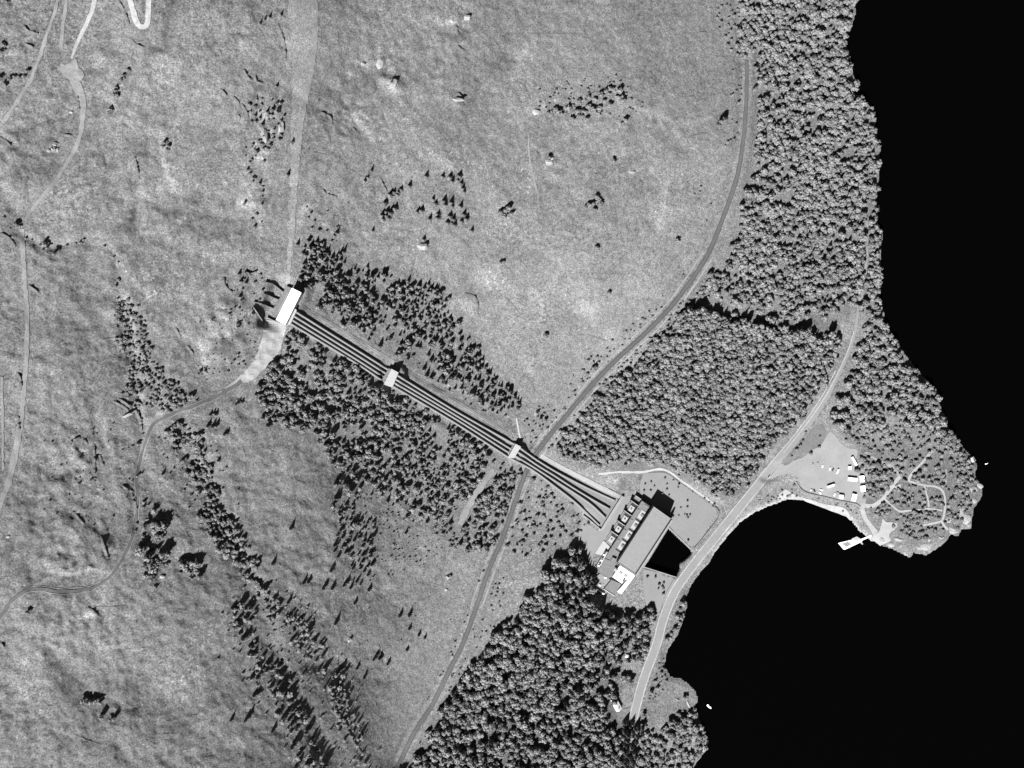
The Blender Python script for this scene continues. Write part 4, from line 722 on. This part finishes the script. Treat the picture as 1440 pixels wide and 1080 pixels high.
# woods: (outline, kind mix, spacing, radius, height, density, density noise, label, group)
KS = lambda c, r, n=8: [(c[0]+r*math.cos(i*6.283/n), c[1]+r*math.sin(i*6.283/n)) for i in range(n)]
WOODS = [
 ([(1052,-30),(1204,-30),(1202,20),(1190,57),(1198,100),(1212,122),(1202,132),(1231,160),(1229,185),(1237,207),(1234,267),(1234,310),(1239,340),(1238,400),(1241,452),(1225,455),(1205,440),(1180,438),(1165,448),(1140,440),(1120,452),(1085,446),(1060,436),(1030,425),(1000,415),(985,408),(1000,385),(1020,370),(1040,330),(1052,280),(1060,220),(1066,150),(1062,90)], (('broad', .8), ('conifer', .2)), 6.0, 4.4, 9.5, .78, .85, 'tree of the dense wood between railway and loch', 'trees of the upper loch side wood'),
 ([(965,433),(1000,442),(1060,456),(1118,463),(1150,470),(1178,478),(1176,490),(1120,476),(1060,468),(1000,455),(960,444)], (('broad', .7), ('conifer', .3)), 5.4, 4.2, 16, .97, .1, 'tall tree on the upper edge of the plantation', 'tall edge trees of the plantation'),
 ([(970,415),(1010,390),(1060,395),(1110,420),(1110,440),(1085,442),(1030,432),(985,424)], (('broad', .5), ('shrub', .5)), 6, 2.8, 4.5, .45, .5, 'low tree on the thin upper edge of the plantation', 'low trees above the plantation'),
 ([(965,433),(1000,442),(1060,456),(1118,463),(1150,470),(1178,478),(1172,510),(1150,548),(1125,585),(1100,615),(1075,645),(1050,675),(1030,700),(1005,695),(985,678),(940,652),(890,648),(840,655),(795,645),(783,625),(815,588),(850,552),(885,520),(915,485),(940,455)], (('broad', .75), ('conifer', .25)), 5.2, 3.8, 8, .97, .22, 'tree of the dense plantation right of the railway', 'plantation trees between railway and loch road'),
 ([(1213,432),(1241,452),(1254,470),(1280,510),(1316,548),(1324,580),(1342,612),(1355,632),(1325,622),(1300,600),(1250,600),(1225,610),(1190,612),(1165,598),(1172,565),(1192,535),(1207,500)], (('broad', .9), ('conifer', .1)), 6.6, 4.6, 9, .82, .5, 'tree of the shore wood above the car park', 'shore wood trees above the car park'),
 ([(1190,612),(1250,600),(1300,600),(1355,632),(1374,660),(1370,715),(1345,748),(1290,765),(1250,740),(1215,715),(1218,690),(1210,655),(1208,630)], (('broad', .6), ('shrub', .4)), 5.8, 3.0, 4, .56, .6, 'low tree on the headland', 'low trees on the headland'),
 ([(1205,655),(1225,645),(1255,665),(1250,688),(1232,702),(1218,700),(1216,680)], (('broad', 1),), 7, 3.4, 6, .6, .4, 'tree beside the cabins at the car park', 'trees beside the cabins'),
 ([(770,795),(785,782),(812,772),(828,805),(845,838),(858,860),(876,898),(874,925),(862,940),(862,975),(850,1010),(868,1030),(893,1025),(898,1110),(560,1110),(590,1060),(622,1000),(645,968),(684,903),(720,865),(755,822)], (('broad', .85), ('conifer', .15)), 7.2, 5.2, 13, .88, .6, 'crowned tree of the lower wood', 'trees of the wood below the power station'),
 ([(812,772),(830,800),(858,855),(848,862),(818,815),(805,780)], (('conifer', 1),), 6, 4, 20, .95, .1, 'tall dark conifer at the edge of the power station yard', 'tall conifers beside the power station yard'),
 ([(893,1022),(945,1018),(975,1012),(992,1035),(990,1060),(960,1110),(893,1110)], (('broad', 1),), 7, 4.2, 7, .66, .6, 'tree on the lower right shore', 'trees of the lower right shore'),
 ([(925,1012),(960,1005),(975,1012),(980,1035),(950,1035)], (('broad', 1),), 6, 4.4, 10, .9, .2, 'tree of the dense clump on the lower right shore', 'shore clump trees'),
 ([(880,815),(905,815),(915,830),(918,868),(912,905),(908,930),(885,930),(880,890),(868,870),(875,850),(888,838)], (('broad', .8), ('conifer', .2)), 6.5, 4.6, 12, .9, .3, 'tree between the control block and the loch road', 'trees between control block and road'),
 ([(848,862),(885,870),(885,925),(870,935),(876,895)], (('broad', 1),), 7, 3.6, 6, .4, .5, 'small tree left of the loch road', 'small trees left of the loch road'),
 ([(876,1016),(902,1016),(900,1050),(892,1100),(870,1100),(874,1050)], (('conifer', 1),), 6, 4.8, 14, 1, 0, 'dark tree overhanging the loch road', 'dark trees over the loch road'),
 ([(966,845),(962,870),(950,895),(938,912),(936,900),(946,880),(953,858),(958,842)], (('broad', 1),), 6, 4, 7, .95, .1, 'round tree between road and loch', 'round trees between road and loch'),
 ([(925,920),(938,920),(940,955),(922,990),(912,985),(918,950)], (('shrub', 1),), 6, 1.8, 2.5, .5, .4, 'low shrub beside the loch road', 'low shrubs beside the loch road'),
 ([(418,338),(450,345),(470,358),(520,380),(560,400),(620,405),(632,430),(650,470),(680,510),(700,540),(735,560),(732,578),(705,585),(690,580),(640,556),(620,545),(560,503),(500,464),(440,425),(424,400),(420,370)], (('conifer', .6), ('broad', .4)), 6.4, 3.0, 10, .74, .75, 'tree of the wood above the pipeline', 'wood above the pipeline'),
 ([(620,530),(675,555),(720,590),(716,604),(690,590),(640,560),(600,532)], (('shrub', 1),), 7, 1.8, 3, .3, .4, 'low shrub beside the pipeline', 'low shrubs beside the pipeline'),
 ([(410,460),(440,478),(500,518),(540,543),(590,572),(640,602),(690,632),(716,650),(690,662),(655,670),(640,640),(600,620),(560,625),(520,640),(470,650),(440,610),(410,600),(376,604),(362,545),(385,510),(398,490)], (('broad', .62), ('conifer', .38)), 6.1, 3.5, 8, .76, .95, 'tree of the wood below the pipeline', 'wood below the pipeline'),
 ([(470,650),(520,630),(600,620),(640,640),(655,672),(640,700),(635,740),(600,735),(560,715),(530,700),(495,700),(470,680)], (('broad', .6), ('conifer', .4)), 6.6, 3.3, 8, .60, 1.0, 'tree of the broken wood left of the forest ride', 'broken wood below the pipeline'),
 ([(700,655),(738,662),(722,700),(706,750),(692,775),(650,770),(648,745),(672,706),(690,678)], (('broad', .8), ('conifer', .2)), 6.2, 3.6, 8, .68, .6, 'tree between forest ride and railway', 'trees between forest ride and railway'),
 ([(655,664),(686,656),(672,688),(650,720),(642,712),(640,690)], (('broad', .8), ('conifer', .2)), 6, 3.6, 8, .7, .6, 'tree left of the forest ride', 'trees left of the forest ride'),
 ([(610,740),(650,755),(660,780),(640,775),(600,750)], (('shrub', 1),), 6, 2.4, 4, .6, .5, 'low tree at the foot of the broken wood', 'low trees below the broken wood'),
 ([(470,700),(500,705),(530,740),(528,800),(505,850),(490,800),(470,760)], (('conifer', .8), ('broad', .2)), 7, 2.9, 7, .55, .7, 'conifer straggling below the broken wood', 'straggling conifers below the wood'),
 ([(252,590),(275,605),(298,655),(308,700),(330,735),(352,770),(380,840),(368,850),(345,820),(318,775),(285,745),(270,700),(262,660),(235,625),(235,600)], (('broad', .6), ('shrub', .4)), 6.4, 3.2, 5, .58, .95, 'bushy tree of the long gully', 'bushy trees along the gully'),
 ([(368,850),(380,840),(430,870),(445,900),(470,935),(500,1000),(515,1050),(520,1085),(495,1085),(480,1030),(455,970),(430,930),(400,900)], (('broad', .45), ('shrub', .55)), 6.2, 2.8, 4, .55, .9, 'bushy tree of the lower gully', 'bushy trees along the lower gully'),
 ([(330,850),(352,850),(372,900),(400,950),(440,1020),(470,1090),(430,1090),(400,1020),(375,970),(345,940),(328,880)], (('conifer', .5), ('broad', .5)), 7, 3.4, 5.5, .48, .9, 'conifer of the lower gully', 'conifers along the lower gully'),
 ([(162,425),(182,415),(200,450),(215,505),(230,530),(280,555),(275,575),(230,580),(195,575),(172,560),(180,500),(160,470)], (('shrub', .7), ('broad', .3)), 5.0, 2.3, 3.4, .68, .5, 'low bush along the upper stream', 'bushes along the upper stream'),
 ([(270,520),(340,490),(350,520),(300,545),(275,540)], (('shrub', 1),), 7, 1.8, 3, .35, .6, 'low scrub bush below the rocky knoll', 'scrub below the rocky knoll'),
 ([(335,400),(365,385),(378,410),(360,440),(340,470),(318,440)], (('shrub', .8), ('conifer', .2)), 7, 2, 4, .3, .6, 'scrub bush left of the valve house', 'scrub left of the valve house'),
 ([(350,130),(400,140),(400,190),(370,220),(360,260),(345,240)], (('shrub', .7), ('conifer', .3)), 7, 2, 5, .35, .7, 'stunted bush on the rocky slope left of the broad track', 'bushes left of the broad track'),
 ([(345,240),(372,250),(375,330),(352,350),(340,300)], (('shrub', .8), ('conifer', .2)), 7, 2, 4, .25, .7, 'stunted bush on the slope above the valve house', 'bushes above the valve house'),
 ([(430,290),(480,300),(500,330),(470,345),(430,330)], (('shrub', 1),), 7, 1.8, 3.5, .3, .7, 'small bush at the top of the pipeline wood', 'bushes above the pipeline wood'),
 ([(340,800),(400,820),(440,860),(500,940),(530,1020),(540,1085),(420,1085),(340,960),(310,860)], (('shrub', .9), ('broad', .1)), 8, 1.7, 2.4, .28, .95, 'low scrub bush between the gully belts', 'scrub between the gully belts'),
 ([(215,600),(300,620),(340,700),(380,800),(340,800),(250,700)], (('shrub', 1),), 9, 1.6, 2.2, .22, .95, 'low scrub bush beside the long gully', 'scrub beside the long gully'),
 ([(470,600),(640,640),(700,700),(640,780),(520,820),(450,700)], (('shrub', 1),), 7, 1.6, 2.2, .35, .9, 'low scrub bush below the pipeline wood', 'scrub below the pipeline wood'),
 ([(860,850),(905,800),(905,830),(885,870)], (('shrub', 1),), 6, 2, 3, .4, .6, 'low shrub behind the control block', 'low shrubs behind the control block'),
 ([(200,700),(225,730),(235,790),(215,830),(200,810),(212,770),(198,720)], (('shrub', .6), ('broad', .4)), 6, 2.6, 5, .5, .6, 'bush beside the hill track', 'bushes beside the hill track'),
 ([(250,790),(285,785),(280,815),(255,812)], (('shrub', 1),), 6, 2.6, 4, .7, .4, 'pale bush below the big dark trees', 'pale bushes below the big dark trees'),
 ([(735,650),(760,662),(810,705),(845,745),(820,745),(780,770),(745,790),(715,790),(712,760),(728,710)], (('broad', .4), ('shrub', .6)), 6.6, 2.6, 4, .45, .7, 'bushy tree between railway and power station yard', 'bushy trees between railway and yard'),
 ([(765,610),(800,575),(880,505),(960,425),(985,425),(925,490),(850,560),(800,612),(780,640),(770,640)], (('broad', .4), ('shrub', .6)), 6.5, 2.4, 3.6, .55, .6, 'bush on the right hand railway verge', 'bushes on the railway verge'),
 ([(735,600),(770,555),(830,505),(895,450),(960,385),(955,410),(900,462),(840,520),(790,575),(755,625),(745,625)], (('shrub', .8), ('broad', .2)), 6.5, 2.0, 3.4, .48, .7, 'bush on the left hand railway verge', 'bushes left of the railway'),
 ([(690,810),(672,870),(640,945),(600,1015),(570,1075),(550,1085),(560,1060),(600,985),(630,920),(660,850),(678,800)], (('shrub', 1),), 6.5, 1.8, 2.8, .55, .6, 'low bush on the railway embankment', 'low bushes on the railway embankment'),
 ([(700,795),(680,865),(650,935),(615,1000),(575,1060),(590,1058),(625,992),(660,930),(700,880),(712,820)], (('shrub', 1),), 7, 1.9, 3, .35, .7, 'low bush right of the railway embankment', 'low bushes right of the railway'),
 ([(1036,-30),(1056,-30),(1060,60),(1056,84),(1038,84),(1042,40)], (('broad', 1),), 6, 4.2, 9, .75, .5, 'tree hiding the upper end of the railway', 'trees over the upper railway'),
 ([(1010,-20),(1040,-20),(1046,60),(1044,110),(1035,200),(1020,230),(1030,120),(1015,60)], (('shrub', .8), ('broad', .2)), 6.5, 2.2, 3.6, .4, .7, 'bush left of the upper railway', 'bushes left of the upper railway'),
 ([(960,240),(1025,240),(1010,310),(960,390),(950,380),(985,330)], (('shrub', 1),), 8, 1.6, 2.6, .15, .7, 'low scrub bush in the open field', 'scrub in the open field'),
 ([(745,135),(800,110),(870,110),(905,150),(880,170),(800,165),(760,165)], (('shrub', 1),), 6, 2.0, 3, .4, .7, 'low bush on the knoll', 'low bushes on the knoll'),
 ([(400,430),(460,460),(560,470),(600,520),(700,590),(640,560),(560,515),(480,470)], (('shrub', 1),), 8, 1.5, 2, .15, .7, 'low shrub on the pipeline bank', 'low shrubs on the pipeline bank'),
 ([(1130,695),(1200,712),(1210,735),(1180,716),(1140,700)], (('shrub', 1),), 6, 1.8, 2.4, .35, .5, 'low shrub above the beach', 'low shrubs above the beach'),
 ([(1065,700),(1120,680),(1122,692),(1075,712)], (('shrub', 1),), 5, 2, 2.6, .55, .5, 'low shrub at the head of the bay', 'low shrubs at the head of the bay'),
 ([(900,200),(1000,60),(700,60),(560,100),(480,200),(640,330),(900,400)], (('shrub', 1),), 16, 1.0, 1.2, .10, .8, 'tiny scrub bush in the big field', 'tiny scrub in the big field'),
 ([(0,350),(160,370),(170,560),(60,640),(40,800),(0,900)], (('shrub', 1),), 18, 1.0, 1.0, .12, .8, 'tiny scrub bush on the left slope', 'tiny scrub on the left slope'),
 ([(55,600),(190,580),(185,740),(100,760),(60,720)], (('shrub', 1),), 8, 1.3, 1.8, .14, .9, 'tiny scrub bush on the knolls', 'tiny scrub on the knolls'),
 ([(270,430),(355,400),(360,500),(280,540)], (('shrub', 1),), 6, 1.2, 1.6, .25, .9, 'tiny scrub bush on the rocky knoll', 'tiny scrub on the rocky knoll'),
 ([(430,760),(560,740),(640,850),(600,980),(480,960)], (('shrub', 1),), 12, 1.1, 1.5, .14, .8, 'tiny scrub bush in the lower field', 'tiny scrub in the lower field'),
]
CLEAR = [KS((655,425), 18), KS((700,640), 8)]
for wi, (poly, mix, sp, r, h, den, dn, lab, grp) in enumerate(WOODS):
    P = np.array(poly); u0, v0 = P.min(0); u1, v1 = P.max(0)
    gu, gv = np.meshgrid(np.arange(u0, u1, sp), np.arange(v0, v1, sp*.9)); gu = gu.astype(float); gu[1::2] += sp*.5
    pu = gu.ravel()+RNG.uniform(-.42, .42, gu.size)*sp; pv = gv.ravel()+RNG.uniform(-.42, .42, gu.size)*sp
    wu = pu+7*vnoise(pu, pv, 11, 5)+3*vnoise(pu, pv, 5, 6); wv = pv+7*vnoise(pu, pv, 11, 7)+3*vnoise(pu, pv, 5, 8)
    if r < 2 or 'garden' in lab or 'yard' in lab: wu, wv = pu, pv
    ok = pip(wu, wv, poly) & (RNG.rand(pu.size) < den*(1+dn*fbm(pu, pv, 26, 3, 50+wi)*1.6)+.12*fbm(pu, pv, 9, 2, 70+wi))
    ok &= pip(pu, pv, LAND) & (dline(pu, pv, SHORE) > 1.5)
    ok &= (dline(pu, pv, RAIL[3:]) > 5.5+r*.5)
    ok &= (dline(pu, pv, A82[2:]) > (7.5+r*.4 if 'over' not in lab else 0))
    for p_, clr in ((PIPES[0], 3.5), (PIPES[3], 2.5), (INC, 3)): ok &= dline(pu, pv, p_) > clr+r
    ok &= ~pip(pu, pv, [(409,455),(417,436),(500,486),(560,523),(640,571),(733,626),(757,643),(781,658),(868,700),(846,742),(805,708),(779,686),(750,663),(725,649),(640,596),(553,545),(500,512)])
    for q_ in (TAIL, [(905,690),(950,730),(960,760),(905,860),(870,862),(835,842),(845,770),(875,700)], CARPARK, YARD_T)+tuple(CLEAR): ok &= ~(pip(pu, pv, q_) | (dline(pu, pv, q_, True) < r*.6)) | ('headland' in lab)
    for nm, pts, wd, m_, j in TR:
        if 'track' in nm or nm == 'forest_ride': ok &= dline(pu, pv, pts) > np.max(wd)*.4+r*.6
        elif 'path' in nm: ok &= dline(pu, pv, pts) > 1.5+r*.4
    for a_, b_ in zip(pu[ok], pv[ok]):
        x_ = RNG.rand(); kd = mix[0][0] if x_ < mix[0][1] else mix[-1][0]
        k = RNG.uniform(.6, 1.45) if r > 2 else RNG.uniform(.7, 1.3); k2 = k**.7*RNG.uniform(.85, 1.15)
        sx = ('left', 'middle', 'right')[int(min(2.99, 3*(a_-u0)/(u1-u0)))]; sy = ('upper', 'middle', 'lower')[int(min(2.99, 3*(b_-v0)/(v1-v0)))]
        TREES.append((a_, b_, r*k*(.86 if kd == 'conifer' else 1), h*k2*(1.0 if kd == 'conifer' else 1), kd, lab, grp, r*k, (sy+' '+sx).replace('middle middle', 'central')))
print('trees', len(TREES), {k: sum(t[4] == k for t in TREES) for k in KIND})
proto = {}
for kind, (meshes, nm, tw) in KIND.items():
    L = sorted([t for t in TREES if t[4] == kind], key=lambda t: -t[7]-.001*t[2]); own, rest = L[:295], L[295:]
    for i, T_ in enumerate(own):
        a_, b_, r, h, _, lab, grp, pr = T_[:8]
        loc = W(a_, b_, -.25); lb = lab+', '+near(a_, b_) if pr >= 1000 else (lab+', '+T_[8]+' part')
        if 'crowned' in lab: lb = ('very broad ' if r > 7 else 'broad ' if r > 6.3 else 'round ')+lb
        rz = random.uniform(0, 6.28); o = empty(nm, loc, lb, 'bush' if kind == 'shrub' else 'tree', grp, rz)
        c = link('crown', meshes[i % len(meshes)], o); c.scale = (r, r, h); proto.setdefault(kind, {}).setdefault(i % len(meshes), c)
        t = link('trunk', TRUNK, o); q = .03*h+.06; t.scale = (q, q, h*.8)
    if not rest: continue
    n = len(rest); d = bpy.data.meshes.new(nm+'s'); A_ = np.array([(t[0], t[1], t[2], t[3]) for t in rest]); Z = zt(A_[:, 0], A_[:, 1])-.25; kk = (H-Z)/H
    co = np.c_[(A_[:, 0]-720)*kk, -(A_[:, 1]-540)*kk, Z]; d.vertices.add(n); d.vertices.foreach_set('co', co.ravel().astype(np.float32))
    a1 = d.attributes.new('tree_scale', 'FLOAT_VECTOR', 'POINT'); a1.data.foreach_set('vector', A_[:, [2, 2, 3]].ravel().astype(np.float32))
    rot = np.c_[RNG.normal(0, .05, n), RNG.normal(0, .05, n), RNG.uniform(0, 6.28, n)]
    a2 = d.attributes.new('tree_turn', 'FLOAT_VECTOR', 'POINT'); a2.data.foreach_set('vector', rot.ravel().astype(np.float32))
    o = link({'conifer': 'conifer_woodland', 'broad': 'broadleaf_woodland', 'shrub': 'scrub'}[kind], d, kind='stuff')
    tag(o, {'conifer': 'mass of further small conifers filling the woods', 'broad': 'mass of further round crowned trees filling the woods', 'shrub': 'mass of further low bushes over slopes and verges'}[kind], 'woodland' if kind != 'shrub' else 'scrub')
    g = bpy.data.node_groups.new('scatter_'+kind, 'GeometryNodeTree'); g.interface.new_socket('Geometry', in_out='INPUT', socket_type='NodeSocketGeometry'); g.interface.new_socket('Geometry', in_out='OUTPUT', socket_type='NodeSocketGeometry')
    N_ = g.nodes; gi = N_.new('NodeGroupInput'); go = N_.new('NodeGroupOutput'); ip = N_.new('GeometryNodeInstanceOnPoints'); g2i = N_.new('GeometryNodeGeometryToInstance')
    for k in sorted(proto[kind]):
        oi = N_.new('GeometryNodeObjectInfo'); oi.inputs['Object'].default_value = proto[kind][k]; oi.inputs['As Instance'].default_value = False; oi.transform_space = 'ORIGINAL'; s_ = N_.new('GeometryNodeGeometryToInstance'); g.links.new(oi.outputs['Geometry'], s_.inputs[0])
        proto[kind][k] = s_
    j = N_.new('GeometryNodeJoinGeometry')
    for k in proto[kind]: g.links.new(proto[kind][k].outputs[0], j.inputs[0])
    g.links.new(gi.outputs[0], ip.inputs['Points']); g.links.new(j.outputs[0], ip.inputs['Instance']); ip.inputs['Pick Instance'].default_value = True
    for an, sk in (('tree_scale', 'Scale'), ('tree_turn', 'Rotation')):
        na = N_.new('GeometryNodeInputNamedAttribute'); na.data_type = 'FLOAT_VECTOR'; na.inputs['Name'].default_value = an; g.links.new(na.outputs['Attribute'], ip.inputs[sk])
    g.links.new(ip.outputs[0], go.inputs[0]); o.modifiers.new('scatter', 'NODES').node_group = g
    N_.remove(g2i)

# ------------------------------------------------------------ labels: tell look-alikes apart by their order from the left
ORD = 'leftmost,second,third,fourth,fifth,sixth,seventh,eighth,ninth,tenth,eleventh,twelfth,thirteenth,fourteenth'.split(',')
by = {}
for o in bpy.data.objects:
    if o.get('label') and not o.parent: by.setdefault(o['label'], []).append(o)
for lb, L in by.items():
    if 1 < len(L) <= 14 and (', just' in lb or ', a little' in lb or ', well' in lb or ', close' in lb or 'outcrop ' in lb or 'boulder ' in lb or 'slab ' in lb):
        for i, o in enumerate(sorted(L, key=lambda o: o.location.x if o.location.length else sum(v.co.x for v in o.data.vertices)/len(o.data.vertices))):
            o['label'] = ('leftmost ' if i == 0 else 'rightmost ' if i == len(L)-1 else ORD[i]+' from left, ')+lb
